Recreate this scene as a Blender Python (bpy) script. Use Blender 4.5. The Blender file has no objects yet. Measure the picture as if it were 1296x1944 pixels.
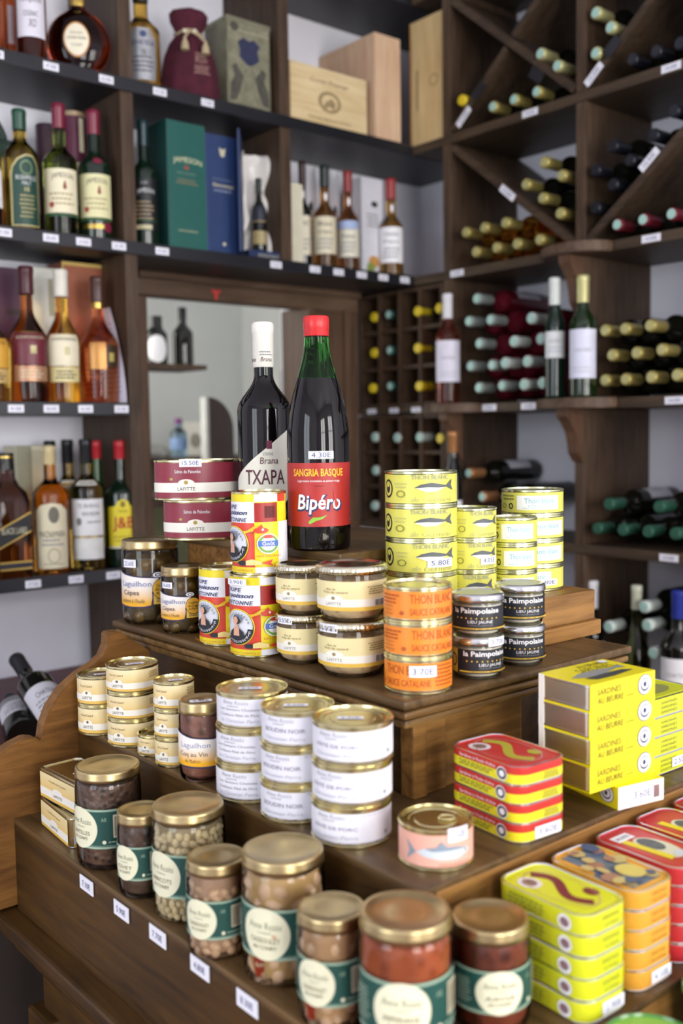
import bpy, bmesh, math, random
from mathutils import Vector, Matrix
random.seed(7)
PI = math.pi
SC = bpy.context.scene
COL = SC.collection

# ------------------------------------------------------------------ camera
FPX = 1914.0; CX0 = 648.0; CY0 = 972.0
CAM = Vector((0.0, 0.0, 1.5))
# image directions (right, down, forward) of the world axes, from the photo's vanishing points
AX = Vector((0.76615871, -0.06083521, 0.63976551))
AY = Vector((-0.64248036, -0.04954108, 0.76469907))
AZ = Vector((-0.01482595, -0.99691763, -0.07704176))
cd = bpy.data.cameras.new('camera'); cam = bpy.data.objects.new('camera', cd); COL.objects.link(cam)
cd.sensor_width = 36.0; cd.sensor_fit = 'AUTO'; cd.lens = FPX / 1944.0 * 36.0
right = Vector((AX.x, AY.x, AZ.x)); down = Vector((AX.y, AY.y, AZ.y)); fwd = Vector((AX.z, AY.z, AZ.z))
mw = Matrix.Identity(4)
for i in range(3):
    mw[i][0] = right[i]; mw[i][1] = -down[i]; mw[i][2] = -fwd[i]; mw[i][3] = CAM[i]
cam.matrix_world = mw
cd.clip_start = 0.02; cd.clip_end = 60
cd.dof.use_dof = True; cd.dof.focus_distance = 1.42; cd.dof.aperture_fstop = 2.9
SC.camera = cam

# ------------------------------------------------------------------ view, world, daylight through the windows, added fill lights
SC.view_settings.view_transform = 'Standard'; SC.view_settings.look = 'None'
SC.view_settings.gamma = 1.0; SC.view_settings.use_curve_mapping = False
SC.view_settings.exposure = 0.42
w = bpy.data.worlds.new('sky'); SC.world = w; w.use_nodes = True
bg = w.node_tree.nodes['Background']; bg.inputs[0].default_value = (0.80, 0.90, 1.0, 1); bg.inputs[1].default_value = 1.0
def daylight(name, loc, aim, sx, sz, power, col):
    ld = bpy.data.lights.new(name, 'AREA'); ld.shape = 'RECTANGLE'; ld.size = sx; ld.size_y = sz
    ld.energy = power; ld.color = col
    o = bpy.data.objects.new(name, ld); COL.objects.link(o); o.location = loc
    o.rotation_euler = (Vector(aim) - Vector(loc)).to_track_quat('-Z', 'Y').to_euler()
    return o
# (x centre, width) of the shop-front windows in the wall behind the camera, sill and head heights
FRONT_WINDOWS = [(-0.45, 1.1), (1.45, 1.1)]; SILL, HEAD = 0.75, 2.65
for wx, ww in FRONT_WINDOWS:
    daylight('window_daylight', (wx, -2.56, (SILL + HEAD) / 2), (wx, 0, (SILL + HEAD) / 2), ww, HEAD - SILL, 62, (1.0, 0.97, 0.93))
daylight('side_window_daylight', (-2.16, 0.6, 1.7), (0, 0.6, 1.7), 1.2, 1.7, 26, (0.86, 0.93, 1.0))  # made-up side light, added to lift the left-facing sides softly
daylight('back_room_daylight', (1.06, 3.4, 1.75), (3, 3.3, 1.6), 0.9, 1.1, 11, (1.0, 0.98, 0.93))  # unseen lamp added to brighten the next room; its wall has no window

# ------------------------------------------------------------------ pixel -> place
def ray(px, py):
    v = Vector((px - CX0, py - CY0, FPX))
    return Vector((AX.dot(v), AY.dot(v), AZ.dot(v)))
def at(px, py, X=None, Y=None, Z=None):
    r = ray(px, py)
    t = (X - CAM.x) / r.x if X is not None else (Y - CAM.y) / r.y if Y is not None else (Z - CAM.z) / r.z
    return CAM + r * t
def depth(p): return (Vector(p) - CAM).dot(fwd)
def stand(px0, px1, py, Z):
    """centre and radius of a round thing whose base's near edge shows at py on the surface at height Z"""
    p = at((px0 + px1) / 2, py, Z=Z); d = depth(p); r = (px1 - px0) / 2 / FPX * d
    r = (px1 - px0) / 2 / FPX * (d + r * .97)
    u = Vector((p.x, p.y, 0)).normalized()
    return Vector((p.x, p.y, Z)) + u * r, r
def facing(loc, turn=0.0):
    return math.atan2(CAM.y - loc[1], CAM.x - loc[0]) + PI / 2 + math.radians(turn)

# ------------------------------------------------------------------ materials
def lin(h):
    h = h.lstrip('#'); c = [int(h[i:i + 2], 16) / 255 for i in (0, 2, 4)]
    return tuple(x / 12.92 if x <= .04045 else ((x + .055) / 1.055) ** 2.4 for x in c) + (1,)
MATS = {}
def mat(hexcol, rough=.5, metal=0.0, coat=0.0, vary=.06, scale=30, spec=.5, bump=0.0):
    key = (hexcol, rough, metal, coat, vary, scale, spec, bump)
    if key in MATS: return MATS[key]
    m = bpy.data.materials.new('m_' + hexcol.lstrip('#')); m.use_nodes = True; nt = m.node_tree
    b = nt.nodes['Principled BSDF']; c = lin(hexcol)
    b.inputs['Roughness'].default_value = rough; b.inputs['Metallic'].default_value = metal
    b.inputs['Coat Weight'].default_value = coat; b.inputs['Specular IOR Level'].default_value = spec
    if vary > 0:
        tc = nt.nodes.new('ShaderNodeTexCoord'); n = nt.nodes.new('ShaderNodeTexNoise')
        n.inputs['Scale'].default_value = scale; n.inputs['Detail'].default_value = 3
        nt.links.new(tc.outputs['Object'], n.inputs['Vector'])
        r = nt.nodes.new('ShaderNodeValToRGB')
        r.color_ramp.elements[0].position = .3; r.color_ramp.elements[1].position = .7
        r.color_ramp.elements[0].color = tuple(x * (1 - vary) for x in c[:3]) + (1,)
        r.color_ramp.elements[1].color = tuple(min(1, x * (1 + vary)) for x in c[:3]) + (1,)
        nt.links.new(n.outputs['Fac'], r.inputs['Fac']); nt.links.new(r.outputs['Color'], b.inputs['Base Color'])
        if bump:
            bp = nt.nodes.new('ShaderNodeBump'); bp.inputs['Strength'].default_value = bump; bp.inputs['Distance'].default_value = .01
            nt.links.new(n.outputs['Fac'], bp.inputs['Height']); nt.links.new(bp.outputs['Normal'], b.inputs['Normal'])
    else:
        b.inputs['Base Color'].default_value = c
    MATS[key] = m; return m
def wood(dark, light, scale=1.0, rough=.45, axis=1, coat=0.0, stretch=14):
    key = ('wood', dark, light, scale, rough, axis, coat, stretch)
    if key in MATS: return MATS[key]
    m = bpy.data.materials.new('wood_' + dark.lstrip('#')); m.use_nodes = True; nt = m.node_tree
    b = nt.nodes['Principled BSDF']; b.inputs['Roughness'].default_value = rough; b.inputs['Coat Weight'].default_value = coat
    b.inputs['Coat Roughness'].default_value = .25; b.inputs['Specular IOR Level'].default_value = .32
    tc = nt.nodes.new('ShaderNodeTexCoord'); mp = nt.nodes.new('ShaderNodeMapping')
    s = [stretch * scale] * 3; s[axis] = 1.2 * scale; mp.inputs['Scale'].default_value = s
    nt.links.new(tc.outputs['Object'], mp.inputs['Vector'])
    n = nt.nodes.new('ShaderNodeTexNoise'); n.inputs['Scale'].default_value = 4; n.inputs['Detail'].default_value = 7
    n.inputs['Roughness'].default_value = .62; n.inputs['Distortion'].default_value = .6
    nt.links.new(mp.outputs['Vector'], n.inputs['Vector'])
    n2 = nt.nodes.new('ShaderNodeTexNoise'); n2.inputs['Scale'].default_value = 5 * scale; n2.inputs['Detail'].default_value = 2
    nt.links.new(tc.outputs['Object'], n2.inputs['Vector'])
    mx = nt.nodes.new('ShaderNodeMath'); mx.operation = 'MULTIPLY_ADD'; mx.inputs[1].default_value = .35
    ad = nt.nodes.new('ShaderNodeMath'); ad.operation = 'MULTIPLY'; ad.inputs[1].default_value = .65
    nt.links.new(n.outputs['Fac'], ad.inputs[0]); nt.links.new(n2.outputs['Fac'], mx.inputs[0]); nt.links.new(ad.outputs[0], mx.inputs[2])
    r = nt.nodes.new('ShaderNodeValToRGB'); r.color_ramp.elements[0].position = .36; r.color_ramp.elements[1].position = .64
    r.color_ramp.elements[0].color = lin(dark); r.color_ramp.elements[1].color = lin(light)
    nt.links.new(mx.outputs[0], r.inputs['Fac']); nt.links.new(r.outputs['Color'], b.inputs['Base Color'])
    bp = nt.nodes.new('ShaderNodeBump'); bp.inputs['Strength'].default_value = .12; bp.inputs['Distance'].default_value = .004
    nt.links.new(n.outputs['Fac'], bp.inputs['Height']); nt.links.new(bp.outputs['Normal'], b.inputs['Normal'])
    MATS[key] = m; return m
def tinted(hexcol, rough=.02, ior=1.36, trans=1.0):
    """coloured glass or liquid that light passes through"""
    key = ('tint', hexcol, rough, ior, trans)
    if key in MATS: return MATS[key]
    m = bpy.data.materials.new('glass_' + hexcol.lstrip('#')); m.use_nodes = True
    b = m.node_tree.nodes['Principled BSDF']; b.inputs['Base Color'].default_value = lin(hexcol)
    b.inputs['Roughness'].default_value = rough; b.inputs['IOR'].default_value = ior
    b.inputs['Transmission Weight'].default_value = trans
    MATS[key] = m; return m
def clear(hexcol='ffffff', ior=1.45):
    """thin clear glass wall"""
    key = ('clear', hexcol, ior)
    if key in MATS: return MATS[key]
    m = bpy.data.materials.new('clear_glass'); m.use_nodes = True; nt = m.node_tree
    nt.nodes.remove(nt.nodes['Principled BSDF'])
    t = nt.nodes.new('ShaderNodeBsdfTransparent'); t.inputs[0].default_value = lin(hexcol)
    g = nt.nodes.new('ShaderNodeBsdfGlossy'); g.inputs['Roughness'].default_value = .03
    fr = nt.nodes.new('ShaderNodeFresnel'); fr.inputs[0].default_value = ior
    mx = nt.nodes.new('ShaderNodeMixShader')
    nt.links.new(fr.outputs[0], mx.inputs[0]); nt.links.new(t.outputs[0], mx.inputs[1]); nt.links.new(g.outputs[0], mx.inputs[2])
    nt.links.new(mx.outputs[0], nt.nodes['Material Output'].inputs[0])
    MATS[key] = m; return m
def chunky(c1, c2, scale=60, rough=.35, bump=.6):
    """cooked food seen through glass: irregular lumps of two tones"""
    key = ('chunk', c1, c2, scale, rough, bump)
    if key in MATS: return MATS[key]
    m = bpy.data.materials.new('food_' + c1.lstrip('#')); m.use_nodes = True; nt = m.node_tree
    b = nt.nodes['Principled BSDF']; b.inputs['Roughness'].default_value = rough
    tc = nt.nodes.new('ShaderNodeTexCoord'); v = nt.nodes.new('ShaderNodeTexVoronoi'); v.inputs['Scale'].default_value = scale
    n = nt.nodes.new('ShaderNodeTexNoise'); n.inputs['Scale'].default_value = scale * .6; n.inputs['Detail'].default_value = 5
    nt.links.new(tc.outputs['Object'], v.inputs['Vector']); nt.links.new(tc.outputs['Object'], n.inputs['Vector'])
    ad = nt.nodes.new('ShaderNodeMath'); ad.operation = 'ADD'
    nt.links.new(v.outputs['Distance'], ad.inputs[0]); nt.links.new(n.outputs['Fac'], ad.inputs[1])
    r = nt.nodes.new('ShaderNodeValToRGB'); r.color_ramp.elements[0].position = .6; r.color_ramp.elements[1].position = 1.25 / 1.3
    r.color_ramp.elements[0].color = lin(c2); r.color_ramp.elements[1].color = lin(c1)
    nt.links.new(ad.outputs[0], r.inputs['Fac']); nt.links.new(r.outputs['Color'], b.inputs['Base Color'])
    bp = nt.nodes.new('ShaderNodeBump'); bp.inputs['Strength'].default_value = bump; bp.inputs['Distance'].default_value = .004; bp.invert = True
    nt.links.new(v.outputs['Distance'], bp.inputs['Height']); nt.links.new(bp.outputs['Normal'], b.inputs['Normal'])
    MATS[key] = m; return m
def blend(c_low, c_high, z0, z1, rough=.4):
    """printed paper fading from one ink to another over its height"""
    key = ('blend', c_low, c_high, z0, z1)
    if key in MATS: return MATS[key]
    m = bpy.data.materials.new('print_' + c_low.lstrip('#')); m.use_nodes = True; nt = m.node_tree
    b = nt.nodes['Principled BSDF']; b.inputs['Roughness'].default_value = rough
    tc = nt.nodes.new('ShaderNodeTexCoord'); sp = nt.nodes.new('ShaderNodeSeparateXYZ'); mr = nt.nodes.new('ShaderNodeMapRange')
    nt.links.new(tc.outputs['Object'], sp.inputs[0]); nt.links.new(sp.outputs['Z'], mr.inputs['Value'])
    mr.inputs['From Min'].default_value = z0; mr.inputs['From Max'].default_value = z1
    r = nt.nodes.new('ShaderNodeValToRGB'); r.color_ramp.elements[0].color = lin(c_low); r.color_ramp.elements[1].color = lin(c_high)
    nt.links.new(mr.outputs[0], r.inputs['Fac']); nt.links.new(r.outputs['Color'], b.inputs['Base Color'])
    MATS[key] = m; return m

WHITE = mat('f4f3f6', .45, vary=.02); CREAM = mat('efe8cf', .5, vary=.03); INK = mat('23242c', .6, vary=0)
NAVY = mat('26305e', .6, vary=0); GREY = mat('8d8d94', .6, vary=0); GOLD = mat('c9ab5c', .3, 1.0, vary=.05)
TIN = mat('d9cf9f', .22, 1.0, vary=.06, scale=60); STEEL = mat('d6d8da', .22, 1.0, vary=.04); TAGINK = mat('3b4678', .6, vary=0)
LIDGOLD = mat('bda97c', .3, 1.0, vary=.12, scale=45); TAG = mat('f2f2fb', .4, vary=0)

# ------------------------------------------------------------------ objects
def link(name, me, m=None, parent=None):
    o = bpy.data.objects.new(name, me); COL.objects.link(o)
    if m is not None:
        me.materials.clear(); me.materials.append(m)
    if parent is not None: adopt(o, parent)
    return o
def tag(o, label, cat, group=None):
    o['label'] = label; o['category'] = cat
    if group: o['group'] = group
    return o
def struct(o):
    o['kind'] = 'structure'; return o
def thing(name, label, cat, loc=(0, 0, 0), rz=0.0, group=None):
    o = bpy.data.objects.new(name, None); COL.objects.link(o); o.empty_display_size = .02
    o.location = loc; o.rotation_euler = (0, 0, rz); tag(o, label, cat, group); return o
def copy_tree(o, parent=None):
    c = o.copy(); COL.objects.link(c)
    if parent is not None: adopt(c, parent)
    for ch in list(KID.get(o.name, [])): copy_tree(ch, c)
    return c
KID = {}
def adopt(o, p):
    if o.parent is not None and o in KID.get(o.parent.name, []): KID[o.parent.name].remove(o)
    o.parent = p; KID.setdefault(p.name, []).append(o)
def again(o, loc, rz=None, label=None, group=None):
    c = copy_tree(o); c.location = loc
    if rz is not None: c.rotation_euler = (0, 0, rz)
    if label: c['label'] = label
    if group: c['group'] = group
    return c
def mesh(name, verts, faces, smooth=False, angle=None):
    me = bpy.data.meshes.new(name); me.from_pydata([tuple(v) for v in verts], [], faces); me.update()
    if smooth: me.shade_smooth()
    if angle is not None:
        me.shade_smooth()
        bm = bmesh.new(); bm.from_mesh(me)
        for e in bm.edges:
            if len(e.link_faces) == 2 and e.calc_face_angle(0) > angle: e.smooth = False
        bm.to_mesh(me); bm.free()
    return me
def lathe_mesh(name, prof, seg=40, wob=None, angle=.6, sy=1.0):
    vs, fs = [], []
    for (r, z) in prof:
        for k in range(seg):
            t = 2 * PI * k / seg; rr = r * (wob(t, z) if wob else 1.0)
            vs.append((rr * math.sin(t), -rr * math.cos(t) * sy, z))
    for i in range(len(prof) - 1):
        for k in range(seg):
            a = i * seg + k; b = i * seg + (k + 1) % seg
            fs.append((a, b, b + seg, a + seg))
    if prof[0][0] > 1e-6: fs.append(tuple(range(seg - 1, -1, -1)))
    if prof[-1][0] > 1e-6: fs.append(tuple((len(prof) - 1) * seg + k for k in range(seg)))
    bm = bmesh.new(); me = bpy.data.meshes.new(name); me.from_pydata(vs, [], fs); bm.from_mesh(me)
    bmesh.ops.remove_doubles(bm, verts=bm.verts, dist=1e-6); bmesh.ops.recalc_face_normals(bm, faces=bm.faces)
    for f in bm.faces: f.smooth = True
    for e in bm.edges:
        if len(e.link_faces) == 2 and e.calc_face_angle(0) > angle: e.smooth = False
    bm.to_mesh(me); bm.free(); return me
def lathe(name, prof, m, parent=None, **k): return link(name, lathe_mesh(name, prof, **k), m, parent)
def box_mesh(name, x0, x1, y0, y1, z0, z1, bev=0.0):
    bm = bmesh.new(); bmesh.ops.create_cube(bm, size=1)
    for v in bm.verts:
        v.co = ((x0 + x1) / 2 + v.co.x * (x1 - x0), (y0 + y1) / 2 + v.co.y * (y1 - y0), (z0 + z1) / 2 + v.co.z * (z1 - z0))
    if bev: bmesh.ops.bevel(bm, geom=bm.edges[:], offset=bev, segments=2, affect='EDGES', profile=.6)
    me = bpy.data.meshes.new(name); bm.to_mesh(me); bm.free(); return me
def box(name, x0, x1, y0, y1, z0, z1, m, parent=None, bev=0.0):
    """a box mesh whose object origin sits at its own centre base"""
    cx, cy = (x0 + x1) / 2, (y0 + y1) / 2
    o = link(name, box_mesh(name, x0 - cx, x1 - cx, y0 - cy, y1 - cy, 0, z1 - z0, bev), m, parent)
    o.location = (cx, cy, z0); return o
def prism_mesh(name, pts, d0, d1, plane='xz', bev=0.0):
    """polygon extruded: pts in (a, z), thickness along the third axis"""
    def P(a, b, d): return (a, d, b) if plane == 'xz' else (d, a, b) if plane == 'yz' else (a, b, d)
    n = len(pts); vs = [P(a, b, d0) for a, b in pts] + [P(a, b, d1) for a, b in pts]
    fs = [tuple(range(n)), tuple(range(2 * n - 1, n - 1, -1))] + [(i, n + i, n + (i + 1) % n, (i + 1) % n) for i in range(n)]
    bm = bmesh.new(); me = bpy.data.meshes.new(name); me.from_pydata(vs, [], fs); bm.from_mesh(me)
    bmesh.ops.recalc_face_normals(bm, faces=bm.faces)
    if bev: bmesh.ops.bevel(bm, geom=[e for e in bm.edges if e.calc_face_angle(0) > .5], offset=bev, segments=2, affect='EDGES')
    bm.to_mesh(me); bm.free(); return me
def rrect(lx, ly, r, n=6):
    pts = []
    for cx, cy, a0 in ((lx / 2 - r, ly / 2 - r, 0), (-lx / 2 + r, ly / 2 - r, PI / 2), (-lx / 2 + r, -ly / 2 + r, PI), (lx / 2 - r, -ly / 2 + r, 1.5 * PI)):
        for k in range(n + 1):
            a = a0 + PI / 2 * k / n; pts.append((cx + r * math.cos(a), cy + r * math.sin(a)))
    return pts
def loft_mesh(name, rings, angle=.6, cap=True):
    n = len(rings[0]); vs = [p for r in rings for p in r]; fs = []
    for i in range(len(rings) - 1):
        for k in range(n): fs.append((i * n + k, i * n + (k + 1) % n, (i + 1) * n + (k + 1) % n, (i + 1) * n + k))
    if cap:
        fs.append(tuple(range(n - 1, -1, -1))); fs.append(tuple((len(rings) - 1) * n + k for k in range(n)))
    bm = bmesh.new(); me = bpy.data.meshes.new(name); me.from_pydata([tuple(v) for v in vs], [], fs); bm.from_mesh(me)
    bmesh.ops.recalc_face_normals(bm, faces=bm.faces)
    for f in bm.faces: f.smooth = True
    for e in bm.edges:
        if len(e.link_faces) == 2 and e.calc_face_angle(0) > angle: e.smooth = False
    bm.to_mesh(me); bm.free(); return me
def tube_mesh(name, pts, r, seg=8):
    pts = [Vector(p) for p in pts]; rings = []
    for i, p in enumerate(pts):
        d = (pts[min(i + 1, len(pts) - 1)] - pts[max(i - 1, 0)]).normalized()
        a = d.cross(Vector((0, 0, 1)) if abs(d.z) < .9 else Vector((1, 0, 0))).normalized(); b = d.cross(a)
        rings.append([p + a * r * math.cos(2 * PI * k / seg) + b * r * math.sin(2 * PI * k / seg) for k in range(seg)])
    return loft_mesh(name, rings)

# ------------------------------------------------------------------ print on surfaces
TEXTS = {}
def text_flat(s, bold=0.0, shear=0.0, space=1.0):
    key = (s, bold, shear, space)
    if key in TEXTS: return TEXTS[key]
    cu = bpy.data.curves.new('txt', 'FONT'); cu.body = s; cu.resolution_u = 2; cu.fill_mode = 'FRONT'
    cu.offset = bold; cu.shear = shear; cu.space_character = space
    o = bpy.data.objects.new('txt', cu); COL.objects.link(o)
    dg = bpy.context.evaluated_depsgraph_get(); me = bpy.data.meshes.new_from_object(o.evaluated_get(dg))
    vs = [(v.co.x, v.co.y) for v in me.vertices]; fs = [tuple(p.vertices) for p in me.polygons]
    bpy.data.objects.remove(o); bpy.data.curves.remove(cu); bpy.data.meshes.remove(me)
    x0 = min(v[0] for v in vs); x1 = max(v[0] for v in vs); y0 = min(v[1] for v in vs); y1 = max(v[1] for v in vs)
    vs = [((x - x0) / (x1 - x0) - .5, (y - y0) / max(1e-6, y1 - y0) - .5) for x, y in vs]
    TEXTS[key] = (vs, fs); return TEXTS[key]
class Print:
    """flat shapes (labels, emblems, lettering) laid on a cylinder (Rf) or on a plane (frame)"""
    def __init__(s, root, Rf=None, frame=None, Rref=None, sx=1.0, sz=1.0, step=.11, lift=.00012, z0=0.0, arc=0.0, sy=1.0, base=None, zstep=0.0):
        s.base = base; s.zstep = zstep
        s.root = root; s.Rf = Rf; s.frame = frame; s.Rref = Rref; s.sx = sx; s.sz = sz; s.step = step; s.lift = lift; s.n = 0
        s.bins = {}; s.z0 = z0; s.arc = arc; s.sy = sy
    def put(s, name, m, vs, fs):
        s.n += 1; off = s.lift * (s.n + 1)
        vs = [(x * s.sx, z * s.sz + s.z0) for x, z in vs]
        bm = bmesh.new(); bv = [bm.verts.new((x, 0, z)) for x, z in vs]
        for f in fs:
            try: bm.faces.new([bv[i] for i in f])
            except ValueError: pass
        if s.Rf is not None:
            st = s.Rref * s.step; x0 = min(v[0] for v in vs); x1 = max(v[0] for v in vs)
            k = math.floor(x0 / st) + 1
            while k * st < x1:
                bmesh.ops.bisect_plane(bm, geom=bm.verts[:] + bm.edges[:] + bm.faces[:], plane_co=(k * st, 0, 0), plane_no=(1, 0, 0)); k += 1
        if s.zstep:
            za = min(v[1] for v in vs); zb = max(v[1] for v in vs); k = math.floor(za / s.zstep) + 1
            while k * s.zstep < zb:
                bmesh.ops.bisect_plane(bm, geom=bm.verts[:] + bm.edges[:] + bm.faces[:], plane_co=(0, 0, k * s.zstep), plane_no=(0, 0, 1)); k += 1
        bm.verts.index_update()
        out = []
        for v in bm.verts:
            x, z = v.co.x, v.co.z
            if s.Rf is not None:
                R = s.Rf(z) + off; t = x / s.Rref + s.arc; out.append((R * math.sin(t), -R * math.cos(t) * s.sy, z))
            else:
                o, xd, zd, nn = s.frame; p = Vector(o) + Vector(xd) * x + Vector(zd) * z + Vector(nn) * off; out.append(tuple(p))
        B = s.bins.setdefault((name, m.name if name not in ('print_panel', 'figures', 'medallion', 'orange_edge', 'gold_edge') else m.name + str(s.n)), [m, [], []]); b0 = len(B[1]); B[1].extend(out)
        B[2].extend([tuple(b0 + v.index for v in f.verts) for f in bm.faces]); bm.free()
    def rect(s, name, m, x0, x1, z0, z1): s.put(name, m, [(x0, z0), (x1, z0), (x1, z1), (x0, z1)], [(0, 1, 2, 3)])
    def ell(s, name, m, cx, cz, rx, rz, n=28): s.put(name, m, [(cx + rx * math.cos(2 * PI * k / n), cz + rz * math.sin(2 * PI * k / n)) for k in range(n)], [tuple(range(n))])
    def ring(s, name, m, cx, cz, rx, rz, wd, n=28):
        a = [(cx + rx * math.cos(2 * PI * k / n), cz + rz * math.sin(2 * PI * k / n)) for k in range(n)]
        b = [(cx + rx * (1 - wd) * math.cos(2 * PI * k / n), cz + rz * (1 - wd) * math.sin(2 * PI * k / n)) for k in range(n)]
        s.put(name, m, a + b, [(k, (k + 1) % n, n + (k + 1) % n, n + k) for k in range(n)])
    def poly(s, name, m, pts): s.put(name, m, list(pts), [tuple(range(len(pts)))])
    def text(s, m, t, cx, cz, w, h, bold=0.0, shear=0.0, name='lettering', curve=0.0, space=1.0):
        vs, fs = text_flat(t, bold, shear, space)
        s.put(name, m, [(cx + x * w, cz + y * h - curve * (x * 2) ** 2) for x, y in vs], fs)
    def lines(s, m, x0, x1, z0, z1, n, name='fine_print', fill=.42):
        """rows of print too small to read"""
        rnd = random.Random(int(abs(x0 * 977 + z1 * 3571) * 1000) + n); vs, fs = [], []
        dz = (z1 - z0) / n
        for i in range(n):
            z = z1 - (i + 1) * dz + dz * .3; x = x0 + (x1 - x0) * rnd.uniform(0, .12); xe = x1 - (x1 - x0) * rnd.uniform(0, .2)
            while x < xe:
                wd = (x1 - x0) * rnd.uniform(.06, .17); b = len(vs); e = min(xe, x + wd)
                vs += [(x, z), (e, z), (e, z + dz * fill), (x, z + dz * fill)]; fs.append((b, b + 1, b + 2, b + 3)); x = e + (x1 - x0) * .03
        s.put(name, m, vs, fs)
    def bars(s, m, x0, x1, z0, z1, n=14):
        rnd = random.Random(n); vs, fs = [], []; d = (x1 - x0) / n
        for i in range(n):
            b = len(vs); a = x0 + i * d; e = a + d * rnd.uniform(.3, .7)
            vs += [(a, z0), (e, z0), (e, z1), (a, z1)]; fs.append((b, b + 1, b + 2, b + 3))
        s.put('barcode', m, vs, fs)
    def done(s):
        base = s.base; made = []
        for (name, _), (m, vs, fs) in s.bins.items():
            o = link(name, mesh(name, vs, fs, smooth=s.Rf is not None), m, s.root)
            if name in ('fine_print', 'barcode', 'dots', 'embroidery'): o['kind'] = 'stuff'
            made.append(o)
            if name == 'label' and base is None: base = o
        if s.root.parent is None:
            tags = [o for o in made if o.name.split('.')[0] == 'price_tag']
            for o in made:
                n = o.name.split('.')[0]
                if n == 'price_lettering' and tags: adopt(o, tags[0])
                elif base is not None and o is not base and n != 'price_tag': adopt(o, base)
        return made
def const(R): return lambda z: R
def face_frame(lx, ly, which):
    """frames on the sides of a box centred on x, y with its base at z = 0 (x to the right as one looks at the side)"""
    return {'front': ((0, -ly / 2, 0), (1, 0, 0), (0, 0, 1), (0, -1, 0)), 'left': ((-lx / 2, 0, 0), (0, -1, 0), (0, 0, 1), (-1, 0, 0)),
            'right': ((lx / 2, 0, 0), (0, 1, 0), (0, 0, 1), (1, 0, 0))}[which]
def top_frame(z): return ((0, 0, z), (1, 0, 0), (0, 1, 0), (0, 0, 1))

# ------------------------------------------------------------------ the room
PLASTER = mat('f0f0f9', .85, vary=.03, scale=6, bump=.05)
DARKW = wood('3a2c21', '5f4b3a', 1.0, .5, axis=2)       # shelving uprights
DARKY = wood('33271e', '554434', 1.0, .5, axis=1)
BLACKW = mat('26262c', .42, vary=.15, scale=8)            # near-black shelf boards
EDGE = mat('1d1e24', .35, vary=.1, scale=20)
OAK = wood('5a3b1a', 'a3763e', 1.0, .45, axis=0, coat=.06)  # oak of the counter fronts: their stronger light is in the colour
OAKY = wood('2b1c0b', '573b16', 1.0, .48, axis=1, coat=.04)  # dark table oak; on the left step faces it carries painted shade
OAKTOP = wood('45321c', '705634', 1.0, .42, axis=1, coat=.06)
OAKLIGHT = wood('6a431d', 'a87a40', 1.3, .5, axis=0)
PINE = wood('c9a878', 'e6cfa2', 1.2, .6, axis=2)
XW, YW = 2.48, 2.52
S0, S1, S2, S3, S4, S5 = 2.80, 2.363, 1.975, 1.582, 1.176, 0.77
YF, XF = 2.25, 2.18
CEIL = 3.1
struct(box('floor', -2.2, XW + .1, -2.6, 4.4, -.1, 0, mat('6d4a38', .5, vary=.15, scale=4)))
struct(box('ceiling', -2.2, XW + .1, -2.6, 4.4, CEIL, CEIL + .1, PLASTER))
struct(box('wall_right', XW, XW + .1, -2.6, YW, 0, CEIL, PLASTER))
# back wall with the hatch into the next room
OX0, OX1, OZ0, OZ1 = 1.39, 1.95, .85, 1.905
wb = bpy.data.objects.new('wall_back', None); COL.objects.link(wb); struct(wb)
box('wall_panel', -2.2, OX0, YW, YW + .1, 0, CEIL, PLASTER, wb); box('wall_panel', OX1, XW + .1, YW, YW + .1, 0, CEIL, PLASTER, wb)
box('wall_panel', OX0, OX1, YW, YW + .1, 0, OZ0, PLASTER, wb); box('wall_panel', OX0, OX1, YW, YW + .1, OZ1, CEIL, PLASTER, wb)
# wall behind the camera with its two windows
wf = bpy.data.objects.new('wall_front', None); COL.objects.link(wf); struct(wf)
xs = [-2.2]
for wx, ww in FRONT_WINDOWS: xs += [wx - ww / 2, wx + ww / 2]
xs.append(XW + .1)
for i in range(0, len(xs), 2): box('wall_panel', xs[i], xs[i + 1], -2.6, -2.5, 0, CEIL, PLASTER, wf)
for n, (wx, ww) in enumerate(FRONT_WINDOWS):
    a, b = wx - ww / 2, wx + ww / 2
    box('wall_panel', a, b, -2.6, -2.5, 0, SILL, PLASTER, wf); box('wall_panel', a, b, -2.6, -2.5, HEAD, CEIL, PLASTER, wf)
    wn = bpy.data.objects.new('window_%d' % (n + 1), None); COL.objects.link(wn); struct(wn)
    FR = mat('e8e4da', .5)
    box('window_frame', a, a + .05, -2.54, -2.48, SILL, HEAD, FR, wn); box('window_frame', b - .05, b, -2.54, -2.48, SILL, HEAD, FR, wn)
    box('window_frame', a, b, -2.54, -2.48, HEAD - .05, HEAD, FR, wn); box('window_sill', a, b, -2.54, -2.45, SILL, SILL + .04, FR, wn)
    box('mullion', wx - .03, wx + .03, -2.53, -2.49, SILL, HEAD, FR, wn)
    for zz in (1.35, 1.95): box('mullion', a, b, -2.53, -2.49, zz, zz + .03, FR, wn)
wl = bpy.data.objects.new('wall_left', None); COL.objects.link(wl); struct(wl)
box('wall_panel', -2.2, -2.1, -2.6, 0.0, 0, CEIL, PLASTER, wl); box('wall_panel', -2.2, -2.1, 1.2, YW, 0, CEIL, PLASTER, wl)
box('wall_panel', -2.2, -2.1, 0, 1.2, 0, .85, PLASTER, wl); box('wall_panel', -2.2, -2.1, 0, 1.2, 2.55, CEIL, PLASTER, wl)
w3 = bpy.data.objects.new('window_3', None); COL.objects.link(w3); struct(w3)  # frame of a made-up window, added for the side fill light
for y_ in (0, .57, 1.15): box('window_frame', -2.13, -2.08, y_, y_ + .05, .85, 2.55, FR, w3)
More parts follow.
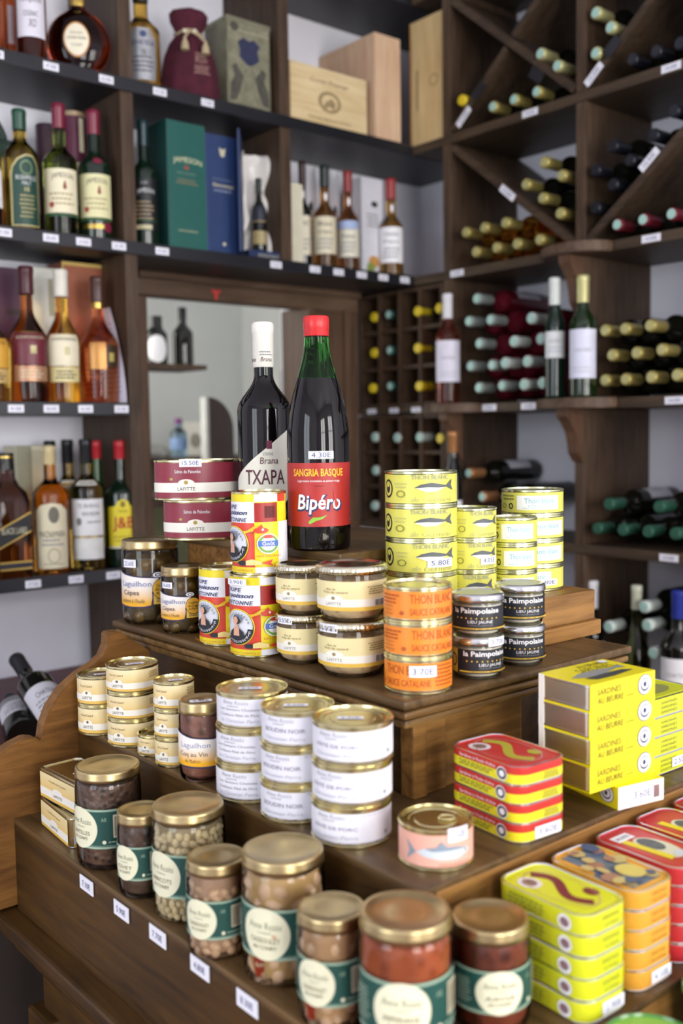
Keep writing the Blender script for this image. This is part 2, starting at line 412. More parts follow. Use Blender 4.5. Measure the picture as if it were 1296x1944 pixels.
for z_ in (.85, 2.5): box('window_frame', -2.13, -2.08, 0, 1.2, z_, z_ + .05, FR, w3)
# the next room, seen through the hatch
NEXT = mat('cfd0cc', .85, vary=.03, scale=5)
struct(box('wall_next_room_back', .9, 3.4, 4.0, 4.1, 0, CEIL, NEXT))
struct(box('wall_next_room_right', 2.75, 2.85, YW + .1, 4.0, 0, CEIL, NEXT))
struct(box('wall_next_room_left', .9, 1.0, YW + .1, 4.0, 0, CEIL, NEXT))
# hatch frame
fr = struct(bpy.data.objects.new('trim_1', None)); COL.objects.link(fr)
FRW = wood('48362a', '6c5644', 1.0, .5, axis=0); FRV = wood('453225', '674f3d', 1.0, .5, axis=2)
box('frame_lintel', 1.36, 2.15, YW - .05, YW, 1.885, 1.94, FRW, fr, .004)
box('frame_lintel_lip', 1.36, 2.15, YW - .065, YW - .02, 1.93, 1.95, FRW, fr, .004)
box('frame_stile', OX1 - .005, 2.15, YW - .045, YW, .8, 1.885, FRV, fr, .004)
box('frame_bead', OX1 - .012, OX1 + .012, YW - .06, YW + .08, .8, 1.89, FRV, fr, .003)
box('frame_bead', 2.085, 2.11, YW - .06, YW - .04, .8, 1.89, FRV, fr, .003)
box('frame_stile', 1.34, OX0, YW - .045, YW, .8, 1.885, FRV, fr, .004)
box('frame_sill', 1.36, 2.15, YW - .05, YW + .1, .8, .85, FRW, fr, .004)
# red bull-head sticker on the lintel
st = thing('bull_sticker', 'small red bull head sticker on the wooden lintel of the hatch', 'sticker', at(410, 558, Y=YW - .0505))
P_ = Print(st, frame=((0, 0, 0), (1, 0, 0), (0, 0, 1), (0, -1, 0)), sx=.0135, sz=.0165)
P_.poly('sticker', mat('d23b35', .5, vary=0), [(0, -1), (.35, -.9), (.45, .1), (1, .25), (1.2, .9), (.8, .6), (.3, .62), (-.3, .62), (-.8, .6), (-1.2, .9), (-1, .25), (-.45, .1), (-.35, -.9)])
P_.done()

# ------------------------------------------------------------------ back shelving
shelving = thing('wall_shelving', 'dark brown wooden shelving with black shelf boards along the back wall, holding spirits', 'shelving', (1.3, YF, 0))
def on(root, o):
    o.location = Vector(o.location) - Vector(root.location); return o
D1 = at(246, 330, Y=YF).x; D2 = at(545, 350, Y=YF).x
TH = .026
def board(root, x0, x1, y0, y1, ztop, edge=None):
    o = on(root, box('shelf_board', x0, x1, y0, y1, ztop - TH, ztop, BLACKW, root, .002))
    if edge == 'y': e = box('edge_strip', x0, x1, y0 - .004, y0, ztop - TH - .002, ztop + .003, EDGE, root, .001)
    elif edge == 'x': e = box('edge_strip', x0 - .004, x0, y0, y1, ztop - TH - .002, ztop + .003, EDGE, root, .001)
    else: return o
    on(root, e); return o
for z in (S0, S1, S2): board(shelving, .2, XW, YF, YW, z, None)
for z in (S0, S1, S2): on(shelving, box('edge_strip', .2, XF, YF - .004, YF, z - TH - .002, z + .003, EDGE, shelving, .001))
board(shelving, .2, D1 - .017, YF, YW, S3, 'y'); board(shelving, .2, D1 - .017, YF, YW, S4, 'y')
for x, z0, z1 in ((D1, S2, S1 - TH), (D1, S1, S0 - TH), (D2, S2, S1 - TH), (D2, S1, S0 - TH), (D1, 0, S2 - TH)):
    on(shelving, box('divider', x - .017, x + .017, YF + .004, YW, z0, z1, DARKW, shelving, .002))
on(shelving, box('divider', .2, .23, YF + .004, YW, 0, S0 - TH, DARKW, shelving, .002))
MLD = wood('4e3518', '93703f', 1.4, .45, axis=0, coat=.1)
RED = mat('5b2a2a', .5, vary=.2, scale=15)
console = thing('console_table', 'low dark console with a dark red top behind the counter', 'table', (.72, 1.9, 0))
CZ = at(150, 1262, Y=YW).z
on(console, box('console_top', .23, D1 - .02, 1.56, YW - .004, CZ - .025, CZ, RED, console, .003))
on(console, box('console_front', .25, D1 - .04, 1.60, 1.625, 0, CZ - .025, mat('2a221e', .6, vary=.1, scale=6), console, .003))  # dark panel added so the void below the top stays dark
for s_ in (.25, D1 - .065): on(console, box('console_side', s_, s_ + .025, 1.6255, YW - .01, 0, CZ - .025, mat('2a221e', .6, vary=.1, scale=6), console, .003))
on(shelving, box('base_cabinet', D1 + .018, XF - .02, YF + .05, YW - .06, 0, .79, mat('2a221e', .6, vary=.1, scale=6), shelving, .003))  # unseen dark block added to darken the space under the shelves
def shelf_tag(root, px, Y, z, s='45.00E', wd=.037, ht=.0175):
    p = at(px, 400, Y=Y)
    t = on(root, box('price_tag', p.x - wd / 2, p.x + wd / 2, Y - .0052, Y - .0042, z - TH * .5 - ht / 2, z - TH * .5 + ht / 2, TAG, root))
    P_ = Print(t, frame=((0, -.0006, ht / 2), (1, 0, 0), (0, 0, 1), (0, -1, 0)))
    P_.text(TAGINK, s, 0, 0, wd * .7, ht * .5); P_.done()
for px, s in ((2, '39.00E'), (105, '47.00E'), (208, '62.00E'), (308, '43.50E'), (397, '37.00E')): shelf_tag(shelving, px, YF, S1, s)
for px, s in ((4, '37.00E'), (93, '28.60E'), (155, '23.50E'), (222, '26.50E'), (304, '47.00E'), (520, '45.30E'), (594, '31.00E'), (639, '29.50E'), (683, '33.00E'), (724, '28.60E'), (765, '28.60E')): shelf_tag(shelving, px, YF, S2, s)
for px, s in ((14, '41.00E'), (82, '38.50E'), (148, '36.50E'), (217, '35.30E')): shelf_tag(shelving, px, YF, S3, s)
for px, s in ((34, '27.50E'), (118, '17.50E'), (191, '19.80E')): shelf_tag(shelving, px, YF, S4, s)

# ------------------------------------------------------------------ wine rack on the right wall
rack = thing('wine_rack', 'dark brown wooden wine rack with crossed diagonal partitions along the right wall', 'wine rack', (XF, 1.6, 0))
RZ = {1: S1, 2: S2, 3: S3, 4: S4 + .024, 5: S5}
YD = [2.105, 1.63, 1.155, .68]
T3 = .03
RACKB = wood('33281f', '574736', 1.0, .5, axis=1)
for z in RZ.values(): on(rack, box('shelf_board', XF, XW, .2, YF - .004, z - TH, z, RACKB, rack, .003))
on(rack, box('shelf_board', XF, XW, .2, YF - .004, S0 - TH, S0, RACKB, rack, .003))
lev = [0, S5, RZ[4], S3, S2, S1, S0]
for y in YD:
    for i in range(len(lev) - 1):
        on(rack, box('divider', XF, XW, y - T3 / 2, y + T3 / 2, lev[i], lev[i + 1] - (TH if i + 1 < len(lev) else 0), DARKW, rack, .003))
def diagonal(y0, z0, y1, z1):
    d = Vector((y1 - y0, z1 - z0)); n = Vector((-d.y, d.x)).normalized() * .011
    pts = [(y0 - n.x, z0 - n.y), (y1 - n.x, z1 - n.y), (y1 + n.x, z1 + n.y), (y0 + n.x, z0 + n.y)]
    cy, cz = (y0 + y1) / 2, (z0 + z1) / 2
    o = link('diagonal_partition', prism_mesh('diagonal_partition', [(a - cy, b - cz) for a, b in pts], 0, XW - XF - .006, 'yz', .002), DARKY, rack)
    o.location = (XF + .002, cy, cz); on(rack, o)
g = T3 / 2 + .006
ua, ub = S1 + .012, 2.738
diagonal(YD[0] - g, ub, YD[1] + g, ua); diagonal(YD[0] - g, ua, (YD[0] + YD[1]) / 2 + .012, (ua + ub) / 2 - .012); diagonal((YD[0] + YD[1]) / 2 - .012, (ua + ub) / 2 + .012, YD[1] + g, ub)
diagonal(YD[1] - g, ua, YD[2] + g, ub); diagonal(YD[1] - g, ub, (YD[1] + YD[2]) / 2 + .012, (ua + ub) / 2 + .012); diagonal((YD[1] + YD[2]) / 2 - .012, (ua + ub) / 2 - .012, YD[2] + g, ua)
la, lb = S2 + .012, S1 - TH - .012
diagonal(YD[0] - g, lb, YD[1] + g, la); diagonal(YD[1] - g, la, YD[2] + g, lb)
# rounded bracket shelves with corbels
def bracket(y, z, r, out):
    pts = [(r * math.cos(PI * k / 14), -out * math.sin(PI * k / 14)) for k in range(15)]
    cy = [(XF - .004 + b, y + a) for a, b in pts]
    o = link('bracket_shelf', prism_mesh('bracket_shelf', [(a - XF, b - y) for a, b in cy], 0, .026, 'xy', .003), FRW, rack); o.location = (XF, y, z - .026); on(rack, o)
    prof = [(0, 0), (-out * .82, 0), (-out * .8, -.02), (-out * .62, -.035), (-out * .42, -.06), (-out * .32, -.09), (-out * .28, -.115), (-out * .1, -.135), (0, -.14)]
    o = link('corbel', prism_mesh('corbel', prof, -.017, .017, 'xz', .002), wood('4a3427', '6b4f3c', 1.2, .5, axis=2), rack); o.location = (XF - .001, y, z - .0265); on(rack, o)
bracket(1.63, S2 - .002, .105, .085); bracket(1.63, S3 + .001, .12, .095); bracket(2.06, S3 + .001, .095, .085)
def rack_tag(py_px, X, rot=0.0, wd=.05, ht=.016, s='12.50E', col=TAG):
    p = at(py_px[0], py_px[1], X=X)
    o = link('price_tag' if col is TAG else 'tape_patch', box_mesh('price_tag', -.0012, 0, -wd / 2, wd / 2, -ht / 2, ht / 2), col, rack); o.location = p; on(rack, o); o.rotation_euler = (rot, 0, 0)
    if col is TAG:
        P_ = Print(o, frame=((-.0013, 0, 0), (0, -1, 0), (0, 0, 1), (-1, 0, 0))); P_.text(TAGINK, s, 0, 0, wd * .6, ht * .5); P_.done()
dg1 = math.atan2(ub - ua, YD[0] - YD[1] - 2 * g)
TAPE = mat('1f2026', .4, vary=.05)
for px, py, r, c in ((880, 222, -dg1, TAG), (1127, 141, -dg1, TAG), (1232, 303, -dg1, TAG), (963, 366, dg1, TAG), (908, 172, -dg1, TAPE), (1162, 88, -dg1, TAPE), (1018, 142, dg1, TAPE)):
    rack_tag((px, py), XF - .001, r, .062 if c is TAG else .05, .02 if c is TAG else .03, col=c)
for px, z in ((1007, S1), (1273, S1), (867, S2), (1238, S2), (928, S3), (1004, S3), (1286, S3), (1278, RZ[4])):
    p = at(px, 300, X=XF); q = (XF - .0022, p.y, z - TH / 2)
    o = link('price_tag', box_mesh('price_tag', -.0012, 0, -.026, .026, -.009, .009), TAG, rack); o.location = q; on(rack, o)
    P_ = Print(o, frame=((-.0013, 0, 0), (0, -1, 0), (0, 0, 1), (-1, 0, 0))); P_.text(TAGINK, '14.50E', 0, 0, .03, .008); P_.done()

# pigeonhole racks in the corner under the shelves
PG = wood('35251b', '54402f', 1.0, .55, axis=2); PGB = wood('4a3220', '6b4a30', 1.0, .6, axis=2)
def pigeon(name, label, z0, z1, rows):
    r = thing(name, label, 'wine rack', (XF, 2.32, z0))
    y0, y1 = 2.13, 2.5
    for k in range(5):
        y = y0 + (y1 - y0) * k / 4
        on(r, box('upright', XF, XF + .27, y - .006, y + .006, z0, z1, PG, r, .001))
    for k in range(rows + 1):
        z = z0 + (z1 - z0 - .012) * k / rows
        on(r, box('slat', XF + .004, XF + .27, y0, y1, z, z + .012, PG, r, .001))
    on(r, box('back_panel', XF + .262, XF + .27, y0, y1, z0, z1, PGB, r))
    return r
PZ0, PZ1 = S3, at(700, 560, X=XF).z
QZ1 = at(700, 790, X=XF).z; QZ0 = at(700, 990, X=XF).z
pigeon('pigeonhole_rack', 'brown wooden pigeonhole bottle rack level with the standing rosé bottle', PZ0, PZ1, 3)
pigeon('pigeonhole_rack', 'brown wooden pigeonhole bottle rack below the yellow-capped bottles', QZ0, QZ1, 3)
on(shelving, box('corner_shelf', XF, XW, YF - .004, YW, S3 - .02, S3, RACKB, shelving, .002))
on(shelving, box('corner_shelf', XF, XW, YF - .004, YW, QZ0 - .02, QZ0, RACKB, shelving, .002))
for px, s in ((706, '9.50E'), (748, '8.90E'), (790, '9.90E')):
    p = at(px, 762, X=XF); o = box('price_tag', XF - .002, XF - .001, p.y - .02, p.y + .02, S3 - .018, S3 - .003, TAG, shelving); on(shelving, o)
    P_ = Print(o, frame=((-.0006, 0, .0075), (0, -1, 0), (0, 0, 1), (-1, 0, 0))); P_.text(TAGINK, s, 0, 0, .024, .008); P_.done()

# ------------------------------------------------------------------ stepped display counter
TA, TB, TC, TT = 1.2, 1.07, .955, .82
counter = thing('display_counter', 'stepped brown oak display counter with moulded edges and scrolled end panel', 'counter', (.9, .95, 0))
def cbox(name, x0, x1, y0, y1, z0, z1, m, bev=.003): return on(counter, box(name, x0, x1, y0, y1, z0, z1, m, counter, bev))
AX0, AY0, AX1, AY1 = .762, .806, 1.2, 1.505
BX0, BY0, CX_, CY_ = .640, .655, .537, .524
XE = 1.27
cbox('table_top', .512, 1.36, .32, 1.44, TT - .022, TT, OAKY, .005)
for k, (o_, z0, z1) in enumerate(((.012, -.04, -.022), (.026, -.062, -.04), (.045, -.09, -.062), (.055, -.15, -.09))):
    cbox('apron_moulding', .512 + o_, 1.35 - o_, .32 + o_, 1.43 - o_, TT + z0, TT + z1, OAKY, .004)
for lx, ly in ((.585, .40), (1.27, .40), (.585, 1.36), (1.27, 1.36)): cbox('leg', lx - .035, lx + .035, ly - .035, ly + .035, 0, TT - .15, OAKY, .006)
def step(name, x0, y0, x1, y1, z0, z1, top=.007, lip=.001):
    """a step: left face board, front face board and a top board"""
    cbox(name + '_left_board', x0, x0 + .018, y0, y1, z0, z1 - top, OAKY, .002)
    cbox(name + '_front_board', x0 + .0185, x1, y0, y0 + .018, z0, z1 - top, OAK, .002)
    cbox(name + '_core', x0 + .019, x1 - .001, y0 + .019, y1 - .001, z0, z1 - top, OAKY, 0)
    cbox(name + '_top', x0 - lip, x1, y0 - lip, y1, z1 - top, z1, OAKTOP, .002)
step('lower_step', CX_ + .004, CY_ + .004, XE, 1.392, TT, TC)
step('middle_step', BX0 + .004, BY0 + .004, XE, 1.392, TC, TB)
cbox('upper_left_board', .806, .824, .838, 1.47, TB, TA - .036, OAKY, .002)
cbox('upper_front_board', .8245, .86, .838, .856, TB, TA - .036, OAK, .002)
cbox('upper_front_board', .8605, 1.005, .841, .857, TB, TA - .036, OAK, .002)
cbox('upper_recess_board', 1.005, 1.165, .875, .893, TB, TA - .036, OAKY, .002)
cbox('upper_core', .8245, 1.165, .8935, 1.47, TB, TA - .036, OAKY, 0)
cbox('corner_pilaster', .801, .8245, .833, .856, TB, TA - .036, OAK, .003)
for o_, z0, z1 in ((.0, -.011, 0), (.011, -.0135, -.0112), (.003, -.0232, -.0137), (.013, -.0258, -.0234), (.010, -.036, -.026)):
    cbox('upper_top' if z1 == 0 else 'top_moulding', AX0 + o_, AX1 - o_, AY0 + o_, AY1 - o_, TA + z0, TA + z1, OAKTOP if z1 == 0 else MLD, .0011 if z1 - z0 < .004 else .004)
scroll = [(.455, .825), (.45, .96), (.462, 1.0), (.485, 1.028), (.512, 1.046), (.545, 1.062), (.566, 1.068), (.58, 1.064), (.588, 1.058), (.592, 1.08), (.603, 1.105), (.622, 1.128), (.65, 1.147), (.675, 1.158), (.69, 1.168), (.698, 1.183), (.70, 1.203), (.72, 1.203), (.735, 1.19), (.77, 1.165), (.77, .825)]
sp_ = link('scrolled_end_panel', prism_mesh('scrolled_end_panel', [(a - .6, b - .82) for a, b in scroll], 0, .026, 'xz', .002), wood('5f3d1a', '8f6330', 1.6, .5, axis=0, stretch=10), counter)
sp_.location = (.6, 1.3935, .82); on(counter, sp_)
for px, py, s in ((165, 1680, '7.10E'), (231, 1729, '5.90E'), (300, 1777, '7.70E'), (380, 1837, '4.80E'), (470, 1904, '8.30E')):
    p = at(px, py, X=CX_ + .0026)
    o = link('price_tag', box_mesh('price_tag', -.0012, 0, -.018, .018, -.009, .009), TAG, counter); o.location = p; on(counter, o)
    P_ = Print(o, frame=((-.0013, 0, 0), (0, -1, 0), (0, 0, 1), (-1, 0, 0))); P_.text(TAGINK, s, 0, 0, .022, .0075); P_.done()
# riser boxes on the upper step
ra = thing('riser_box', 'light brown wooden riser box under the red label bottle and oval tins', 'box', (.95, 1.25, TA))
on(ra, box('box_body', .864, 1.13, 1.036, 1.43, TA, 1.326, OAKLIGHT, ra, .003)); on(ra, box('box_top', .858, 1.135, 1.031, 1.435, 1.326, 1.34, OAKTOP, ra, .003))
rb = thing('riser_box', 'brown wooden riser with chipped moulding under the yellow tuna stacks', 'box', (1.05, .95, TA))
RB1 = 1.266
on(rb, box('box_body', .875, 1.233, .893, 1.026, TA + .022, RB1, OAK, rb, .002)); on(rb, box('base_moulding', .868, 1.24, .886, 1.028, TA, TA + .022, OAKLIGHT, rb, .003))

# ------------------------------------------------------------------ builders for tins, jars and bottles
def rise(px, py, loc):
    """height above loc of the point seen at (px, py) straight over loc"""
    u = Vector((loc[0], loc[1], 0)).normalized(); r = ray(px, py); t = Vector((loc[0], loc[1], 0)).length / (r.x * u.x + r.y * u.y)
    return CAM.z + r.z * t - loc[2]
def can(name, label, loc, rz, R, H, band, bm_, group=None, cat='can', metal=TIN, sy=1.0, ring=False, seg=48):
    t = thing(name, label, cat, loc, rz, group)
    e = .0007
    prof = [(0, .002), (R * .92, .002), (R * .94, 0), (R, 0), (R + e, .0008), (R + e, .0028), (R - e, .0038), (R - e, H - .0038), (R + e, H - .0028), (R + e, H - .0006), (R, H),
            (R - .0014, H), (R - .002, H - .0032), (R * .87, H - .0032), (R * .85, H - .0022), (R * .74, H - .0022), (R * .72, H - .003), (R * .58, H - .003), (R * .56, H - .0022), (R * .3, H - .0022), (0, H - .0024)]
    lathe('can_body', prof, metal, t, seg=seg, angle=.5, sy=sy)
    o = None
    if band:
        o = lathe('label', [(R, band[0]), (R, band[1])], bm_, t, seg=seg, sy=sy)
        me = o.data; bm = bmesh.new(); bm.from_mesh(me)
        bmesh.ops.delete(bm, geom=[f for f in bm.faces if len(f.verts) > 4], context='FACES'); bm.to_mesh(me); bm.free()
    if ring:
        q = link('pull_ring', tube_mesh('pull_ring', [(.3 * R + .22 * R * math.cos(a), .17 * R * math.sin(a), H - .0005) for a in [2 * PI * k / 16 for k in range(17)]], .0011, 6), metal, t)
    return t, o
def price(P_, s, cx, cz, w=.028, h=.0125, m=TAG, tilt=0.0):
    c, sn = math.cos(tilt), math.sin(tilt)
    P_.poly('price_tag', m, [(cx + (a * c - b * sn) * w / 2, cz + (a * sn * w / h + b * c) * h / 2) for a, b in ((-1, -1), (1, -1), (1, 1), (-1, 1))])
    P_.text(TAGINK, s, cx, cz, w * .74, h * .55, name='price_lettering')
def Pc(t, R, H, base=None, sy=1.0, arc=0.0, extra=.0002, **k):
    return Print(t, Rf=const(R + extra), Rref=R, sx=R, sz=H, base=base, sy=sy, arc=arc, **k)
def top_tag(t, H, s, w=.024, h=.011, x=0.0, y=0.0, ang=.2):
    c, n = math.cos(ang), math.sin(ang)
    P_ = Print(t, frame=((x, y, H - .0018), (c, n, 0), (-n, c, 0), (0, 0, 1)))
    P_.rect('price_tag', TAG, -w / 2, w / 2, -h / 2, h / 2); P_.text(TAGINK, s, 0, 0, w * .7, h * .5, name='price_lettering'); P_.done()
def stack(make, locs, labels):
    out = []
    for k, (l, s) in enumerate(zip(locs, labels)): out.append(make(l, s, k))
    return out
def jar(name, label, loc, rz, R, H, lidh, food, fill, group=None, lid=LIDGOLD, neck=.93, lidr=.99, shoulder=.84, seg=48, cat='jar', lumps=None):
    t = thing(name, label, cat, loc, rz, group)
    zn = H - lidh
    prof = [(0, .003), (R * .7, .003), (R * .86, 0), (R * .95, .003), (R * .99, .009), (R, .018), (R, H * (shoulder - .08)), (R * .985, H * (shoulder - .03)), (R * (neck + .03), H * shoulder + .002), (R * neck, H * (shoulder + .03)), (R * neck, H - .002)]
    lathe('glass', prof, clear(), t, seg=seg)
    r2 = R - .0025
    zt = H * fill
    ip = [(0, .0045), (r2 * .8, .0045), (r2 * .94, .008), (r2 * .985, .014), (r2, .022), (r2, min(zt, H * (shoulder - .08)) - .004)]
    if zt > H * (shoulder - .03): ip += [(r2 * (neck + .02), H * shoulder), (r2 * neck, zt - .003)]
    ip += [(r2 * .8, zt), (0, zt)]
    if lumps is None:
        lathe('contents', ip, food, t, seg=seg)
    else:
        n, size, m2 = lumps
        lathe('contents', [(r * .93, z) for r, z in ip], food, t, seg=seg)
        rnd = random.Random(n); vs, fs = [], []
        ico = bmesh.new(); bmesh.ops.create_icosphere(ico, subdivisions=2 if size < .008 else 2, radius=1); ico.verts.index_update()
        iv = [v.co.copy() for v in ico.verts]; jf = [tuple(v.index for v in f.verts) for f in ico.faces]; ico.free()
        z = size * .9; row = 0
        while z < zt - size * .6:
            rr = r2 * (neck if z > H * shoulder - size * .3 else 1.0) - size * .72
            if z < size * 1.4: rr *= .95
            m_ = max(3, int(2 * PI * rr / (size * 1.55)))
            for k in range(m_):
                a = 2 * PI * (k + .5 * (row % 2) + rnd.uniform(-.25, .25)) / m_
                q = Matrix.Rotation(rnd.uniform(0, 6.3), 3, 'Z') @ Matrix.Rotation(rnd.uniform(0, 3.1), 3, 'X')
                sc = Vector((size * rnd.uniform(.6, .78), size * rnd.uniform(.6, .78), size * rnd.uniform(.85, 1.15)))
                c = Vector((rr * math.cos(a), rr * math.sin(a), z + rnd.uniform(-.2, .2) * size)); b = len(vs)
                for v in iv: vs.append(c + q @ Vector((v.x * sc.x, v.y * sc.y, v.z * sc.z)))
                fs += [tuple(b + i for i in f) for f in jf]
            z += size * 1.25; row += 1
        o = link('lumps', mesh('lumps', vs, fs, smooth=True), m2, t); o['kind'] = 'stuff'
    rl = R * lidr
    lp = [(rl * .97, zn), (rl, zn + .0012), (rl, zn + lidh * .35), (rl * .985, zn + lidh * .5), (rl * .985, H - .003), (rl * .97, H - .0008), (rl * .93, H), (rl * .86, H - .0004), (rl * .82, H - .0018), (rl * .4, H - .0018), (0, H - .0014)]
    lathe('lid', lp, lid, t, seg=seg, angle=.9)
    return t
def bottle_profile(R, H, rn, hs, hn, base=.02, flare=0.0):
    pr = [(0, .004), (R * .6, .002), (R * .88, 0), (R * .97, .003), (R, .010), (R * (1 + flare), hs * H)]
    for k in range(1, 9):
        u = k / 8; s_ = .5 - .5 * math.cos(PI * u); pr.append((R * (1 + flare) + (rn - R * (1 + flare)) * s_, (hs + (hn - hs) * u) * H))
    pr += [(rn, H * .955), (rn * 1.0, H)]
    return pr
def rf_of(prof):
    p = sorted([(z, r) for r, z in prof if r > 1e-4])
    def f(z):
        for (za, ra), (zb, rb_) in zip(p, p[1:]):
            if za <= z <= zb: return ra + (rb_ - ra) * (z - za) / max(1e-9, zb - za)
        return p[-1][1] if z > p[-1][0] else p[0][1]
    return f
def bottle(name, label, loc, rz, R, H, glass, cap, rn=None, hs=.56, hn=.74, cap0=.80, group=None, capr=1.08, cat='bottle', seg=36, flare=0.0, sy=1.0, prints=None, prof=None, parts=True, level=None):
    rn = rn or R * .38
    t = thing(name, label, cat, loc, rz, group)
    pr = prof or bottle_profile(R, H, rn, hs, hn, flare=flare)
    if level:       # liquid below, empty glass above
        f = rf_of(pr); zl = level * H
        low = [(r, z) for r, z in pr if z < zl] + [(f(zl), zl), (0, zl)]
        up = [(f(zl) , zl + .0002)] + [(r, z) for r, z in pr if z > zl + .001]
        lathe('filled_glass', low, glass, t, seg=seg, sy=sy); lathe('glass_neck', up, level_glass, t, seg=seg, sy=sy)
    else:
        lathe('glass', pr, glass, t, seg=seg, sy=sy)
    if cap is not None:
        rc = rn * capr
        cp = [(rn + .0004, cap0 * H), (rc, cap0 * H + .002), (rc, H * .955), (rc * 1.05, H * .96), (rc * 1.05, H - .001), (rc * .9, H + .002), (0, H + .002)]
        lathe('capsule', cp, cap, t, seg=28, angle=.7)
    if prints:
        P_ = Print(t, Rf=rf_of(pr), Rref=R, sx=R, sz=H, sy=sy, lift=.0002, zstep=H * .04)
        prints(P_); P_.done()
    return t
level_glass = tinted('5f8f4a', .02, 1.3)

# ================================================================== upper step
A = TA
def cepes(px0, px1, py, ptop, label, s, turn):
    loc, R = stand(px0, px1, py, A); H = rise((px0 + px1) / 2, ptop, loc)
    t = jar('mushroom_jar', label, loc, facing(loc, turn), R, H, .016, mat('4a3a1c', .35, vary=.2), .84, 'jars of mushrooms on the upper step', neck=.95, shoulder=.9, lumps=(13, R * .34, mat('7a5f30', .3, vary=.45, scale=70)))
    P_ = Pc(t, R, H)
    P_.poly('label', mat('2b2552', .5, vary=0), [(-1.5, .215), (-.6, .20), (-.1, .205), (.16, .22), (.21, .33), (.2, .40), (.5, .47), (.42, .60), (.3, .575), (-.3, .585), (-.9, .61), (-1.5, .66)])
    P_.poly('label', blend('f2b21c', 'f6f0ea', H * .26, H * .47), [(-1.48, .235), (-.6, .22), (-.1, .225), (.13, .24), (.18, .33), (.17, .40), (.46, .48), (.40, .572), (.3, .56), (-.3, .57), (-.9, .595), (-1.48, .64)])
    P_.rect('side_label', mat('eec25a', .5), .22, .95, .25, .40)
    P_.lines(INK, .28, .9, .27, .34, 4)
    P_.ell('seal', mat('3a2a22', .5, vary=0), .52, .43, .34, .125); P_.ell('seal', mat('f0b83a', .5, vary=.04), .52, .43, .32, .117)
    P_.text(INK, 'Cueillette', .52, .475, .42, .036, shear=.3); P_.text(INK, 'des Forêts', .52, .43, .5, .036, shear=.3); P_.text(INK, 'de France', .52, .385, .42, .036, shear=.3)
    P_.ell('scroll_mark', mat('2b2552', .5, vary=0), .38, .60, .2, .04); P_.ell('scroll_mark', WHITE, .38, .6, .17, .032); P_.ring('scroll_mark', mat('2b2552', .5, vary=0), .38, .6, .1, .02, .35)
    P_.text(mat('7b86b4', .5, vary=0), 'Laguilhon', -.42, .485, 1.16, .085)
    P_.text(INK, 'Cèpes', -.6, .38, .66, .075); P_.text(mat('6a5a2a', .5, vary=0), "entiers à l'huile", -.55, .292, .95, .05, shear=.35)
    price(P_, s, -.62, .735, .55, .095); P_.done()
cepes(235, 342, 1187, 1022, 'large gold-lidded jar of cep mushrooms priced 22.60E', '22.60E', -8)
cepes(308, 395, 1205, 1072, 'smaller gold-lidded jar of cep mushrooms priced 16.60E', '16.60E', -8)
